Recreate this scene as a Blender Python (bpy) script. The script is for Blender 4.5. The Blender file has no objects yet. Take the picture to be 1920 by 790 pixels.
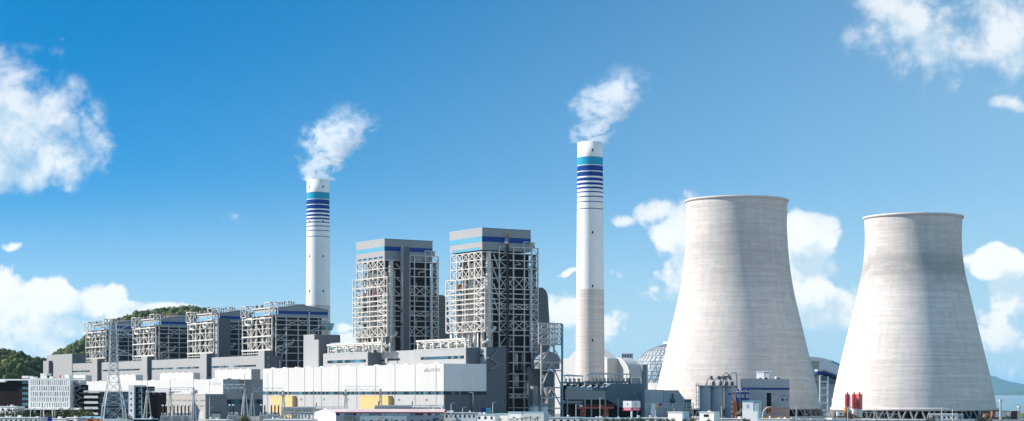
import bpy, math, random
import numpy as np
from mathutils import Vector, Matrix
random.seed(7)
R = math.radians
sc = bpy.context.scene
COL = sc.collection

# ------------------------------------------------------------------ camera
F = 3413.33           # focal length in photo pixels (64 mm on 36 mm, 1920 px wide)
HZ = 740.0            # photo row of the horizon
CZ = 14.0             # camera height above the yard
cam_d = bpy.data.cameras.new('camera')
cam_d.lens = 64.0; cam_d.sensor_width = 36.0
cam_d.shift_y = (HZ - 395.0) / 1920.0
cam_d.clip_start = 1.0; cam_d.clip_end = 120000.0
cam = bpy.data.objects.new('camera', cam_d)
cam.location = (0, 0, CZ); cam.rotation_euler = (R(90), 0, 0)
COL.objects.link(cam); sc.camera = cam

# ------------------------------------------------------------------ sun
SUN_EL = R(34.0)
SUN_AZ = (-0.996, 0.085)            # horizontal direction towards the sun
sun_d = bpy.data.lights.new('sun', 'SUN')
sun_d.energy = 5.0; sun_d.angle = R(0.6); sun_d.color = (1.0, 0.94, 0.85)
sun = bpy.data.objects.new('sun', sun_d)
sdir = Vector((SUN_AZ[0]*math.cos(SUN_EL), SUN_AZ[1]*math.cos(SUN_EL), math.sin(SUN_EL))).normalized()
sun.rotation_euler = sdir.to_track_quat('Z', 'Y').to_euler()
sun.location = (-600, 200, 700)
COL.objects.link(sun)

# ------------------------------------------------------------------ exposure
sc.view_settings.view_transform = 'Standard'
sc.view_settings.look = 'None'
sc.view_settings.exposure = 0.50
sc.view_settings.gamma = 1.0
sc.view_settings.use_curve_mapping = False
sc.render.engine = 'CYCLES'
sc.cycles.max_bounces = 6
sc.cycles.diffuse_bounces = 3
sc.cycles.glossy_bounces = 3
sc.cycles.volume_bounces = 5
sc.cycles.transparent_max_bounces = 12
sc.cycles.use_denoising = True

# ------------------------------------------------------------------ world: sky and clouds
W = bpy.data.worlds.new('World'); sc.world = W; W.use_nodes = True
def build_world():
    nt = W.node_tree; nt.nodes.clear(); L = nt.links
    def N(t, **k):
        n = nt.nodes.new(t)
        for a, b in k.items(): setattr(n, a, b)
        return n
    def M(op, a, b=None, c=None, clamp=False):
        n = N('ShaderNodeMath', operation=op); n.use_clamp = clamp
        for i, v in enumerate((a, b, c)):
            if v is None: continue
            if isinstance(v, (int, float)): n.inputs[i].default_value = v
            else: L.new(v, n.inputs[i])
        return n.outputs[0]
    def VM(op, a, b=None):
        n = N('ShaderNodeVectorMath', operation=op)
        for i, v in enumerate((a, b)):
            if v is None: continue
            if isinstance(v, (tuple, list)): n.inputs[i].default_value = v
            else: L.new(v, n.inputs[i])
        return n
    def SS(x, lo, hi):
        n = N('ShaderNodeMapRange', interpolation_type='SMOOTHSTEP')
        L.new(x, n.inputs[0]); n.inputs[1].default_value = lo; n.inputs[2].default_value = hi
        n.inputs[3].default_value = 0.0; n.inputs[4].default_value = 1.0
        return n.outputs[0]
    tc = N('ShaderNodeTexCoord')
    D = VM('NORMALIZE', tc.outputs['Generated']).outputs[0]
    sep = N('ShaderNodeSeparateXYZ'); L.new(D, sep.inputs[0])
    X, Y, Z = sep.outputs
    az = M('ARCTAN2', X, Y)
    el = M('ARCSINE', Z)
    # clear sky: look higher up in the physical sky than the true elevation (deep blue comes down low)
    up = N('ShaderNodeCombineXYZ')
    L.new(X, up.inputs[0]); L.new(Y, up.inputs[1])
    L.new(M('ADD', M('MULTIPLY', M('MAXIMUM', Z, 0.0), SKY_STRETCH), 0.075), up.inputs[2])
    sky = N('ShaderNodeTexSky', sky_type='NISHITA')
    sky.sun_disc = False
    sky.sun_elevation = SUN_EL
    sky.sun_rotation = math.atan2(SUN_AZ[0], SUN_AZ[1])
    sky.air_density = 1.0; sky.dust_density = 0.25; sky.ozone_density = 3.0; sky.altitude = 0
    L.new(VM('NORMALIZE', up.outputs[0]).outputs[0], sky.inputs[0])
    hs = N('ShaderNodeHueSaturation')
    hs.inputs['Hue'].default_value = SKY_HUE; hs.inputs['Saturation'].default_value = SKY_SAT; hs.inputs['Value'].default_value = SKY_VAL
    L.new(sky.outputs[0], hs.inputs['Color'])
    tint = N('ShaderNodeMix', data_type='RGBA', blend_type='MULTIPLY'); tint.inputs['Factor'].default_value = 1
    L.new(hs.outputs[0], tint.inputs['A']); tint.inputs['B'].default_value = SKY_TINT
    # thin milky veil low down and thicker to the right
    veil = M('MULTIPLY', SS(M('ADD', M('MULTIPLY', az, 0.62), M('MULTIPLY', el, -1.0)), -0.36, 0.26), 0.60, clamp=True)
    vm = N('ShaderNodeMix', data_type='RGBA'); L.new(veil, vm.inputs['Factor'])
    L.new(tint.outputs['Result'], vm.inputs['A']); vm.inputs['B'].default_value = (4.4, 6.5, 7.7, 1)
    low = M('MULTIPLY', SS(el, 0.125, 0.0), .92)
    vl = N('ShaderNodeMix', data_type='RGBA'); L.new(low, vl.inputs['Factor']); L.new(vm.outputs['Result'], vl.inputs['A']); vl.inputs['B'].default_value = (3.7, 5.1, 5.9, 1)
    # clouds: (photo column, row, half width, half height, weight)
    blobs = [(-20,215,120,90,1.5),(40,240,110,90,1.5),(105,285,75,60,1.25),(-10,320,130,40,1.2),(20,140,60,50,1.0),(90,95,45,22,.5),(140,190,24,14,.45),(125,75,14,8,.42),
             (1690,50,90,70,.95),(1760,95,110,65,.95),(1880,60,90,85,1.0),(1640,15,60,50,.75),(1905,192,45,16,.75),(1640,120,60,40,.5),(1820,120,80,45,.6),(1700,140,90,30,.45),
             (70,552,110,42,1.25),(-10,580,120,75,1.3),(170,570,75,42,1.2),(230,590,60,30,1.1),(320,580,70,16,.9),(20,457,55,14,.6),(0,640,140,40,1.1),(130,620,90,40,1.1),(90,655,80,25,.9),
             (1238,402,34,28,1.15),(1262,440,60,45,1.15),(1172,422,32,18,.85),(1230,480,75,32,.55),(1240,560,90,22,.42),(1300,500,80,60,1.1),(1285,420,60,50,1.1),
             (1490,450,58,45,1.25),(1545,565,70,45,1.2),(1490,530,75,65,1.2),(1600,590,60,30,.8),(1440,600,110,40,.7),(1535,455,22,22,.9),
             (1872,490,62,28,1.2),(1915,500,50,34,1.1),(1915,560,60,38,1.0),(1880,640,120,44,.85),(1840,600,80,30,.65),(1900,690,90,30,.7),(1830,495,20,14,.8),
             (1055,511,26,9,.8),(1060,585,50,36,1.1),(1105,625,70,48,.9),(640,618,24,14,1.0),(655,645,36,26,1.1),(430,412,26,9,.42),(1180,655,90,22,.5),(1560,650,60,22,.5),(1145,520,36,10,.42)]
    comb = N('ShaderNodeCombineXYZ'); L.new(az, comb.inputs[0]); L.new(el, comb.inputs[1])
    # ragged placement
    wn = N('ShaderNodeTexNoise'); wn.inputs['Scale'].default_value = 22; wn.inputs['Detail'].default_value = 4
    L.new(D, wn.inputs['Vector'])
    w1 = VM('SUBTRACT', wn.outputs['Color'], (.5, .5, .5))
    w2 = VM('MULTIPLY', w1.outputs[0], (.035, .022, 0))
    AE = VM('ADD', comb.outputs[0], w2.outputs[0]).outputs[0]
    def coverage(vec):
        cov = None
        for (px, py, rx, ry, wt) in blobs:
            a0 = math.atan((px-960)/F); e0 = math.atan((HZ-py)/F*math.cos(a0))
            s = VM('SUBTRACT', vec, (a0, e0, 0)); m = VM('MULTIPLY', s.outputs[0], (F/(rx*1.9), F/(ry*1.9), 0))
            ln = VM('LENGTH', m.outputs[0]).outputs['Value']
            v = M('MULTIPLY', SS(ln, 1.0, 0.0), wt*.95)
            cov = v if cov is None else M('SMOOTH_MAX', cov, v, .12)
        return cov
    cov = coverage(AE)
    above = coverage(VM('ADD', AE, (-.007, .013, 0)).outputs[0])
    # the same kind of scattered cumulus goes on round the rest of the sky
    gn = N('ShaderNodeTexNoise'); gn.inputs['Scale'].default_value = 5.5; gn.inputs['Detail'].default_value = 3
    L.new(D, gn.inputs['Vector'])
    outside = M('MAXIMUM', SS(M('ABSOLUTE', az), 0.31, 0.40), SS(el, 0.23, 0.32))
    gen = M('MULTIPLY', SS(gn.outputs['Fac'], 0.55, 0.72), outside)
    cov = M('MAXIMUM', cov, gen)
    def puff(vec, det):
        a = N('ShaderNodeTexNoise'); a.inputs['Scale'].default_value = 26; a.inputs['Detail'].default_value = det; a.inputs['Roughness'].default_value = .62
        a.inputs['Distortion'].default_value = .2
        L.new(vec, a.inputs['Vector'])
        b = N('ShaderNodeTexNoise'); b.inputs['Scale'].default_value = 40; b.inputs['Detail'].default_value = min(det, 3); b.inputs['Roughness'].default_value = .5
        L.new(vec, b.inputs['Vector'])
        bil = M('ABSOLUTE', M('SUBTRACT', M('MULTIPLY', b.outputs['Fac'], 2.0), 1.0))
        return M('ADD', a.outputs['Fac'], M('MULTIPLY', M('SUBTRACT', bil, .22), .38))
    p0 = puff(D, 8)
    sh = VM('ADD', D, (-.0080, 0, .0100)).outputs[0]
    p1 = puff(sh, 5)
    gate = SS(cov, .10, .42)
    d0 = M('ADD', M('MULTIPLY', cov, 1.35), M('MULTIPLY', M('MULTIPLY', M('SUBTRACT', p0, .54), 2.9), gate))
    hi = SS(el, .075, .125)
    crisp = SS(d0, 0.34, 0.76); soft = SS(d0, 0.24, 1.20)
    alpha = M('MULTIPLY', M('ADD', M('MULTIPLY', soft, hi), M('MULTIPLY', crisp, M('SUBTRACT', 1.0, hi))), gate)
    lit = SS(M('ADD', M('MULTIPLY', M('SUBTRACT', p0, p1), 3.0), M('MULTIPLY', M('ADD', M('MULTIPLY', M('SUBTRACT', cov, above), 1.1), M('MULTIPLY', M('SUBTRACT', 0.80, d0), .12)), 1.0)), -.50, .38)
    cc = N('ShaderNodeMix', data_type='RGBA'); L.new(lit, cc.inputs['Factor'])
    cc.inputs['A'].default_value = (4.4, 5.6, 6.4, 1); cc.inputs['B'].default_value = (7.5, 7.6, 7.6, 1)
    # high clouds are thinner and let more blue through
    thick = M('MULTIPLY', alpha, M('SUBTRACT', .97, M('MULTIPLY', SS(el, 0.06, .16), .20)))
    fm = N('ShaderNodeMix', data_type='RGBA'); L.new(thick, fm.inputs['Factor'])
    L.new(vl.outputs['Result'], fm.inputs['A']); L.new(cc.outputs['Result'], fm.inputs['B'])
    bg = N('ShaderNodeBackground'); bg.inputs['Strength'].default_value = 0.1
    L.new(fm.outputs['Result'], bg.inputs['Color'])
    out = N('ShaderNodeOutputWorld'); L.new(bg.outputs[0], out.inputs['Surface'])
SKY_STRETCH = 3.2; SKY_HUE = 0.5; SKY_SAT = 1.44; SKY_VAL = 1.20; SKY_TINT = (.84, 1.29, 1.08, 1)
build_world()
W.cycles.sampling_method = 'MANUAL'; W.cycles.sample_map_resolution = 512

# ------------------------------------------------------------------ photo geometry
A = R(32.3)                     # heading of the plant grid
class Frame:
    """local frame standing on the yard: x towards back right, y towards back left"""
    def __init__(s, px, Y, ang=A, z=0.0):
        s.o = ((px-960)/F*Y, Y); s.ang = ang; s.z = z
        s.V = (math.cos(ang), math.sin(ang)); s.U = (-math.sin(ang), math.cos(ang))
    def w(s, lx, ly): return (s.o[0]+s.V[0]*lx+s.U[0]*ly, s.o[1]+s.V[1]*lx+s.U[1]*ly)
    def tx(s, px, ly=0.0):
        r = (px-960)/F; a, b = s.o[0]+s.U[0]*ly, s.o[1]+s.U[1]*ly
        return (r*b-a)/(s.V[0]-r*s.V[1])
    def ty(s, px, lx=0.0):
        r = (px-960)/F; a, b = s.o[0]+s.V[0]*lx, s.o[1]+s.V[1]*lx
        return (r*b-a)/(s.U[0]-r*s.U[1])
    def zz(s, py, lx=0.0, ly=0.0): return CZ+(HZ-py)/F*s.w(lx, ly)[1]-s.z
def wx(px, Y): return (px-960)/F*Y
def wz(py, Y): return CZ+(HZ-py)/F*Y

# ------------------------------------------------------------------ materials
MATS = {}
def mat(name, col, rough=.6, metal=0.0, amt=.10, scale=.25, streak=.0, seam=None, bump=0.0, spec=.4, dirt=None):
    if name in MATS: return MATS[name]
    m = bpy.data.materials.new(name); m.use_nodes = True; MATS[name] = m
    nt = m.node_tree; L = nt.links; b = nt.nodes['Principled BSDF']
    b.inputs['Roughness'].default_value = rough; b.inputs['Metallic'].default_value = metal
    b.inputs['Specular IOR Level'].default_value = spec
    def N(t): return nt.nodes.new(t)
    geo = N('ShaderNodeNewGeometry')
    cur = None
    def mul(fac_out, lo, hi):
        nonlocal cur
        mr = N('ShaderNodeMapRange'); L.new(fac_out, mr.inputs[0]); mr.inputs[1].default_value = .28; mr.inputs[2].default_value = .72
        mr.inputs[3].default_value = lo; mr.inputs[4].default_value = hi
        mx = N('ShaderNodeMix'); mx.data_type = 'RGBA'; mx.blend_type = 'MULTIPLY'; mx.inputs['Factor'].default_value = 1
        if cur is None: mx.inputs['A'].default_value = (*col, 1)
        else: L.new(cur, mx.inputs['A'])
        L.new(mr.outputs[0], mx.inputs['B']); cur = mx.outputs['Result']
    def noise(sc_, vec_scale=None, detail=5):
        n = N('ShaderNodeTexNoise'); n.inputs['Scale'].default_value = sc_; n.inputs['Detail'].default_value = detail; n.inputs['Roughness'].default_value = .6
        if vec_scale:
            mp = N('ShaderNodeMapping'); mp.inputs['Scale'].default_value = vec_scale
            L.new(geo.outputs['Position'], mp.inputs['Vector']); L.new(mp.outputs[0], n.inputs['Vector'])
        else: L.new(geo.outputs['Position'], n.inputs['Vector'])
        return n
    if amt:
        n = noise(scale); mul(n.outputs['Fac'], 1-amt, 1+amt)
        n2 = noise(scale*.12); mul(n2.outputs['Fac'], 1-amt*.6, 1+amt*.6)
    if streak:
        n = noise(1.0, (1.1, 1.1, .035)); mul(n.outputs['Fac'], 1-streak, 1+streak*.4)
    if seam:                                   # joints of cladding panels along the plant grid
        mp = N('ShaderNodeMapping'); mp.vector_type = 'POINT'; mp.inputs['Rotation'].default_value = (0, 0, -A)
        L.new(geo.outputs['Position'], mp.inputs['Vector'])
        w = N('ShaderNodeTexBrick'); w.offset = 0.0; w.inputs['Scale'].default_value = 1.0
        w.inputs['Brick Width'].default_value = seam[0]; w.inputs['Row Height'].default_value = seam[1]
        w.inputs['Mortar Size'].default_value = .09; w.inputs['Mortar Smooth'].default_value = .4
        w.inputs['Color1'].default_value = (1, 1, 1, 1); w.inputs['Color2'].default_value = (1-seam[2]*.6,)*3+(1,); w.inputs['Mortar'].default_value = (1-seam[2]*2,)*3+(1,)
        sp = N('ShaderNodeSeparateXYZ'); L.new(mp.outputs[0], sp.inputs[0])
        ad = N('ShaderNodeMath'); ad.operation = 'ADD'; L.new(sp.outputs[0], ad.inputs[0]); L.new(sp.outputs[1], ad.inputs[1])
        cb = N('ShaderNodeCombineXYZ'); L.new(ad.outputs[0], cb.inputs[0]); L.new(sp.outputs[2], cb.inputs[1])
        L.new(cb.outputs[0], w.inputs['Vector'])
        mx = N('ShaderNodeMix'); mx.data_type = 'RGBA'; mx.blend_type = 'MULTIPLY'; mx.inputs['Factor'].default_value = 1
        if cur is None: mx.inputs['A'].default_value = (*col, 1)
        else: L.new(cur, mx.inputs['A'])
        L.new(w.outputs['Color'], mx.inputs['B']); cur = mx.outputs['Result']
    if dirt:                                   # rust or grime patches of their own colour
        n = noise(dirt[1], dirt[3] if len(dirt) > 3 else None, 6)
        mr = N('ShaderNodeMapRange'); L.new(n.outputs['Fac'], mr.inputs[0]); mr.inputs[1].default_value = dirt[2]; mr.inputs[2].default_value = dirt[2]+.14
        mx = N('ShaderNodeMix'); mx.data_type = 'RGBA'; L.new(mr.outputs[0], mx.inputs['Factor'])
        if cur is None: mx.inputs['A'].default_value = (*col, 1)
        else: L.new(cur, mx.inputs['A'])
        mx.inputs['B'].default_value = (*dirt[0], 1); cur = mx.outputs['Result']
    if cur is None: b.inputs['Base Color'].default_value = (*col, 1)
    else: L.new(cur, b.inputs['Base Color'])
    if bump:
        n = noise(scale*4); bp = N('ShaderNodeBump'); bp.inputs['Strength'].default_value = bump; bp.inputs['Distance'].default_value = .3
        L.new(n.outputs['Fac'], bp.inputs['Height']); L.new(bp.outputs[0], b.inputs['Normal'])
    return m
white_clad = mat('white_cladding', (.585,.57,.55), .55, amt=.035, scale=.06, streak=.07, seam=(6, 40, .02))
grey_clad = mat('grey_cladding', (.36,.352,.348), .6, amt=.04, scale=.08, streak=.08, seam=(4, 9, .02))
dark_clad = mat('slate_and_shade_cladding', (.10,.115,.13), .6, amt=.06, scale=.08, streak=.08, seam=(5, 8, .03))  # slate; also grey cladding with shade put in, for sides away from sun
blue_clad = mat('slate_blue_cladding', (.125,.165,.20), .6, amt=.05, scale=.08, streak=.06, seam=(5, 8, .03))
pale_clad = mat('pale_grey_cladding', (.52,.51,.50), .6, amt=.04, scale=.08, streak=.08, seam=(4, 9, .02))
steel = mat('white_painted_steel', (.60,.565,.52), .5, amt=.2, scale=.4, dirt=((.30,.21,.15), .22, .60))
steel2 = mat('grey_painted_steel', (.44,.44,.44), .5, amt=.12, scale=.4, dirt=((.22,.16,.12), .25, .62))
pipe_m = mat('white_pipe_lagging', (.62,.58,.53), .45, metal=.1, amt=.18, scale=.5, dirt=((.36,.26,.19), .3, .60))
pipe_g = mat('silver_pipe_lagging', (.50,.50,.50), .4, metal=.3, amt=.15, scale=.4)
core_m = mat('dark_boiler_interior', (.038,.026,.022), .9, amt=.4, scale=.25, spec=.1, dirt=((.11,.09,.08), .35, .60))  # near-black brown, with the shade of the boiler interior put into it
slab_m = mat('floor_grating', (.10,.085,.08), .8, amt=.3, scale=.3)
conc = mat('yard_concrete', (.22,.215,.205), .85, amt=.18, scale=.05, dirt=((.11,.11,.105), .03, .55))
cyan_p = mat('light_blue_paint', (.10,.34,.47), .5, amt=.04)
blue_p = mat('royal_blue_paint', (.012,.055,.25), .75, amt=.08, spec=.15, streak=.08)
navy_p = mat('navy_paint', (.02,.045,.20), .5, amt=.05)
chim_w = mat('chimney_white_paint', (.88,.865,.84), .7, amt=.03, scale=.05, streak=.05, dirt=((.66,.64,.61), .9, .62, (1.0,1.0,.03)))
chim_cyan = mat('chimney_cyan_paint', (.03,.34,.52), .8, amt=.08, spec=.1, streak=.10)
chim_blue = mat('chimney_blue_paint', (.010,.055,.26), .8, amt=.10, spec=.1, streak=.12)
glass_b = mat('blue_window_glass', (.03,.09,.14), .12, amt=.4, scale=.3, spec=.8)
glass_d = mat('dark_window_glass', (.012,.014,.020), .25, amt=.4, scale=.3, spec=.3)
glass_t = mat('teal_window_glass', (.06,.19,.24), .12, amt=.35, scale=.3, spec=.8)
brown_gl = mat('dark_brown_glazing', (.010,.005,.005), .6, amt=.5, scale=.3, spec=.08)
wht = mat('white_paint', (.80,.80,.78), .5, amt=.05, scale=.4, streak=.06)
wht2 = mat('off_white_render', (.66,.65,.61), .7, amt=.08, scale=.3, streak=.10)
beige = mat('beige_render', (.40,.375,.35), .75, amt=.07, scale=.2, streak=.10, seam=(5, 3.4, .03))
grey_r = mat('grey_render', (.48,.475,.475), .75, amt=.07, scale=.2, streak=.12)
dgrey_r = mat('dark_grey_render', (.20,.20,.22), .75, amt=.08, scale=.2, streak=.12)
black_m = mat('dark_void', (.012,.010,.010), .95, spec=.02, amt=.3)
yellow_m = mat('yellow_enclosure_paint', (.66,.47,.20), .6, amt=.06, scale=.2, streak=.05)
red_roof = mat('red_roof_edge', (.62,.10,.10), .5, amt=.12, scale=.3)
red_m = mat('red_oxide_paint', (.52,.09,.05), .5, amt=.2, scale=.4)
orange_m = mat('orange_paint', (.60,.22,.07), .5, amt=.2, scale=.4, dirt=((.30,.10,.04), .5, .58))
crimson = mat('crimson_paint', (.42,.03,.06), .45, amt=.15, scale=.4)
pinkred = mat('sign_red', (.70,.06,.12), .5, amt=.05)
rust = mat('rusty_plate', (.26,.12,.07), .8, amt=.4, scale=.5, dirt=((.10,.06,.04), .5, .55))
ceram = mat('brown_porcelain', (.05,.025,.02), .3, amt=.2)
galv = mat('galvanised_steel', (.50,.51,.52), .45, metal=.35, amt=.12, scale=.6)
green_gl = mat('green_glazing', (.10,.30,.25), .2, amt=.2, scale=.3, spec=.7)
sky_roof = mat('pale_blue_roof', (.36,.58,.68), .5, amt=.06, scale=.3)
tarp = mat('blue_tarpaulin', (.02,.05,.36), .5, amt=.15, scale=.5)
lime_m = mat('lime_sheet', (.45,.65,.03), .6, amt=.1)
green_m = mat('green_container', (.12,.20,.10), .6, amt=.2, dirt=((.20,.12,.06), .5, .58))
leaf_a = mat('leaf_green', (.055,.090,.025), .7, amt=.5, scale=.35)
leaf_b = mat('leaf_yellow_green', (.13,.14,.035), .7, amt=.4, scale=.5)
leaf_c = mat('leaf_dark', (.028,.050,.016), .7, amt=.5, scale=.35)
bark = mat('bark', (.10,.07,.05), .9, amt=.3)
mark_m = mat('grey_lettering', (.36,.36,.36), .7, amt=0)

# ------------------------------------------------------------------ builders
UNIT = {}
def unit(kind, m):
    k = (kind, m.name)
    if k in UNIT: return UNIT[k]
    me = bpy.data.meshes.new(kind)
    if kind == 'block':
        v = [(x,y,z) for z in (-.5,.5) for y in (-.5,.5) for x in (-.5,.5)]
        f = [(0,2,3,1),(4,5,7,6),(0,1,5,4),(2,6,7,3),(0,4,6,2),(1,3,7,5)]
        me.from_pydata(v, [], f)
    else:
        n = {'rod': 8, 'drum': 24, 'cone': 24}[kind]; v = []; rt = .001 if kind == 'cone' else 1
        for i in range(n):
            a = 2*math.pi*i/n; v.append((math.cos(a), math.sin(a), -.5))
        for i in range(n):
            a = 2*math.pi*i/n; v.append((rt*math.cos(a), rt*math.sin(a), .5))
        f = [(i,(i+1)%n,n+(i+1)%n,n+i) for i in range(n)]+[tuple(range(n-1,-1,-1)), tuple(range(n,2*n))]
        me.from_pydata(v, [], f)
        for p in me.polygons[:n]: p.use_smooth = True
    me.materials.append(m); me.update(); UNIT[k] = me
    return me
def thing(name, label, cat, loc=(0,0,0), rz=0.0, group=None):
    o = bpy.data.objects.new(name, None); o.location = loc; o.rotation_euler = (0,0,rz)
    o.empty_display_size = 2
    COL.objects.link(o); o['label'] = label; o['category'] = cat
    if group: o['group'] = group
    o['kind'] = 'thing'
    return o
def fthing(name, label, cat, fr, group=None): return thing(name, label, cat, (fr.o[0], fr.o[1], fr.z), fr.ang, group)
def put(name, me, parent, M=None):
    o = bpy.data.objects.new(name, me); COL.objects.link(o)
    if M is not None: o.matrix_basis = M
    if parent is not None:
        o.parent = parent
        if parent.parent is not None: o.matrix_parent_inverse = parent.matrix_basis.inverted()
    return o
def box(parent, name, m, x0, x1, y0, y1, z0, z1):
    M = Matrix.Translation(((x0+x1)/2, (y0+y1)/2, (z0+z1)/2)) @ Matrix.Diagonal((abs(x1-x0), abs(y1-y0), abs(z1-z0), 1))
    return put(name, unit('block', m), parent, M)
def bar(parent, name, m, p0, p1, w, h=None, kind='block'):
    p0, p1 = Vector(p0), Vector(p1); d = p1-p0; ln = d.length
    z = d.normalized()
    if abs(z.z) > .999: x = Vector((1,0,0))
    else: x = z.cross(Vector((0,0,1))).normalized()
    y = z.cross(x)
    h = w if h is None else h
    M = Matrix(((x.x*w, y.x*h, z.x*ln, 0), (x.y*w, y.y*h, z.y*ln, 0), (x.z*w, y.z*h, z.z*ln, 0), (0,0,0,1)))
    M.translation = (p0+p1)/2
    return put(name, unit(kind, m), parent, M)
def rod(parent, name, m, p0, p1, r, kind='rod'): return bar(parent, name, m, p0, p1, r, r, kind)
def drum(parent, name, m, x, y, z0, z1, r, kind='drum'):
    M = Matrix.Translation((x, y, (z0+z1)/2)) @ Matrix.Diagonal((r, r, z1-z0, 1))
    return put(name, unit(kind, m), parent, M)
def mesh(parent, name, m, v, f, smooth=False):
    me = bpy.data.meshes.new(name); me.from_pydata(v, [], f); me.materials.append(m); me.update()
    if smooth:
        for p in me.polygons: p.use_smooth = True
    return put(name, me, parent)
def prism(parent, name, m, poly, axis, a0, a1):
    """poly: (s, z) outline; axis 'x' -> extruded along x with s = y, 'y' -> extruded along y with s = x"""
    n = len(poly); v = []
    for a in (a0, a1):
        for s, z in poly: v.append((a, s, z) if axis == 'x' else (s, a, z))
    f = [(i, (i+1) % n, n+(i+1) % n, n+i) for i in range(n)] + [tuple(range(n-1, -1, -1)), tuple(range(n, 2*n))]
    o = mesh(parent, name, m, v, f)
    return o
def tube(parent, name, m, pts, r, n=8):
    pts = [Vector(p) for p in pts]; v = []; f = []
    # round the corners
    q = [pts[0]]
    for i in range(1, len(pts)-1):
        a, b, c = pts[i-1], pts[i], pts[i+1]
        k = min((a-b).length, (c-b).length)*.5; k = min(k, 2.8*r)
        s, e = b+(a-b).normalized()*k, b+(c-b).normalized()*k
        for t in (0, .33, .67, 1): q.append(s*(1-t)**2+b*2*t*(1-t)+e*t*t)
    q.append(pts[-1])
    for i, p in enumerate(q):
        d = (q[min(i+1, len(q)-1)]-q[max(i-1, 0)]).normalized()
        x = d.cross(Vector((.31,.17,.93))).normalized(); y = d.cross(x)
        for k in range(n):
            a = 2*math.pi*k/n; v.append(tuple(p+(x*math.cos(a)+y*math.sin(a))*r))
    for i in range(len(q)-1):
        for k in range(n): f.append((i*n+k, i*n+(k+1) % n, (i+1)*n+(k+1) % n, (i+1)*n+k))
    f.append(tuple(range(n-1, -1, -1))); f.append(tuple(range(len(v)-n, len(v))))
    return mesh(parent, name, m, v, f, True)
def lathe(parent, name, m, prof, n=48, cx=0, cy=0, close=False):
    v = []; f = []
    for r, z in prof:
        for k in range(n):
            a = 2*math.pi*k/n; v.append((cx+r*math.cos(a), cy+r*math.sin(a), z))
    for i in range(len(prof)-1):
        for k in range(n): f.append((i*n+k, i*n+(k+1) % n, (i+1)*n+(k+1) % n, (i+1)*n+k))
    if close: f.append(tuple(range(n-1, -1, -1))); f.append(tuple(range(len(v)-n, len(v))))
    return mesh(parent, name, m, v, f, True)
def copy_tree(o, parent=None):
    c = o.copy(); COL.objects.link(c); c.parent = parent
    if parent is not None: c.matrix_parent_inverse = o.matrix_parent_inverse.copy()
    for ch in o.children: copy_tree(ch, c)
    return c
def struct(o): o['kind'] = 'structure'; return o
def rnd(a, b): return random.uniform(a, b)

# a steel frame face.  face 'L': plane x = c, running along y;  'R': plane y = c, running along x
def steel_face(t, face, c, cols, levels, m, wc=.75, wb=.55, wd=.38, z0=0.0, xrows=(), zcols=(), kcols=(), colz=None, names=('column','beam','brace')):
    def P(s, z): return (c, s, z) if face == 'L' else (s, c, z)
    top = max(levels); lo, hi = min(cols), max(cols)
    for i, s in enumerate(cols):
        a, b = (z0, top) if colz is None else colz[i]
        bar(t, names[0], m, P(s, a), P(s, b), wc)
    for z in levels: bar(t, names[1], m, P(lo, z), P(hi, z), wb)
    lv = sorted(levels)
    for i in range(len(lv)-1):
        for j in range(len(cols)-1):
            a, b = cols[j], cols[j+1]; p, q = lv[i], lv[i+1]
            if i in xrows or j in zcols:
                bar(t, names[2], m, P(a, p), P(b, q), wd); bar(t, names[2], m, P(a, q), P(b, p), wd)
            elif j in kcols:
                if i % 2: bar(t, names[2], m, P(a, p), P(b, q), wd)
                else: bar(t, names[2], m, P(a, q), P(b, p), wd)
USE_HAZE = True

# ================================================================== ground, sea, hills
def build_ground():
    coast = [(-9000,-300),(2600,-300),(2600,1330),(900,1365),(620,1400),(470,1395),(400,1430),(330,1600),(230,1850),(60,2000),(-100,2600),(-350,4500),(-700,9000),(-9000,9000)]
    n = len(coast)
    v = [(x,y,0) for x,y in coast]+[(x,y,-4) for x,y in coast]
    f = [tuple(range(n))]+[(i,n+i,n+(i+1)%n,(i+1)%n) for i in range(n)]
    struct(mesh(None, 'ground', conc, v, f))
    m = bpy.data.materials.new('sea_water'); m.use_nodes = True; nt = m.node_tree; b = nt.nodes['Principled BSDF']
    b.inputs['Base Color'].default_value = (.035,.16,.21,1); b.inputs['Roughness'].default_value = .16; b.inputs['IOR'].default_value = 1.33
    geo = nt.nodes.new('ShaderNodeNewGeometry')
    mp = nt.nodes.new('ShaderNodeMapping'); mp.inputs['Scale'].default_value = (.02,.05,1)
    no = nt.nodes.new('ShaderNodeTexNoise'); no.inputs['Scale'].default_value = 1; no.inputs['Detail'].default_value = 8; no.inputs['Roughness'].default_value = .65
    bp = nt.nodes.new('ShaderNodeBump'); bp.inputs['Strength'].default_value = .55; bp.inputs['Distance'].default_value = 4
    nt.links.new(geo.outputs['Position'], mp.inputs[0]); nt.links.new(mp.outputs[0], no.inputs['Vector'])
    nt.links.new(no.outputs['Fac'], bp.inputs['Height']); nt.links.new(bp.outputs[0], b.inputs['Normal'])
    v = [(-60000,-2000,-2.2),(60000,-2000,-2.2),(60000,90000,-2.2),(-60000,90000,-2.2)]
    struct(mesh(None, 'sea', m, v, [(0,1,2,3)]))
build_ground()

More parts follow.
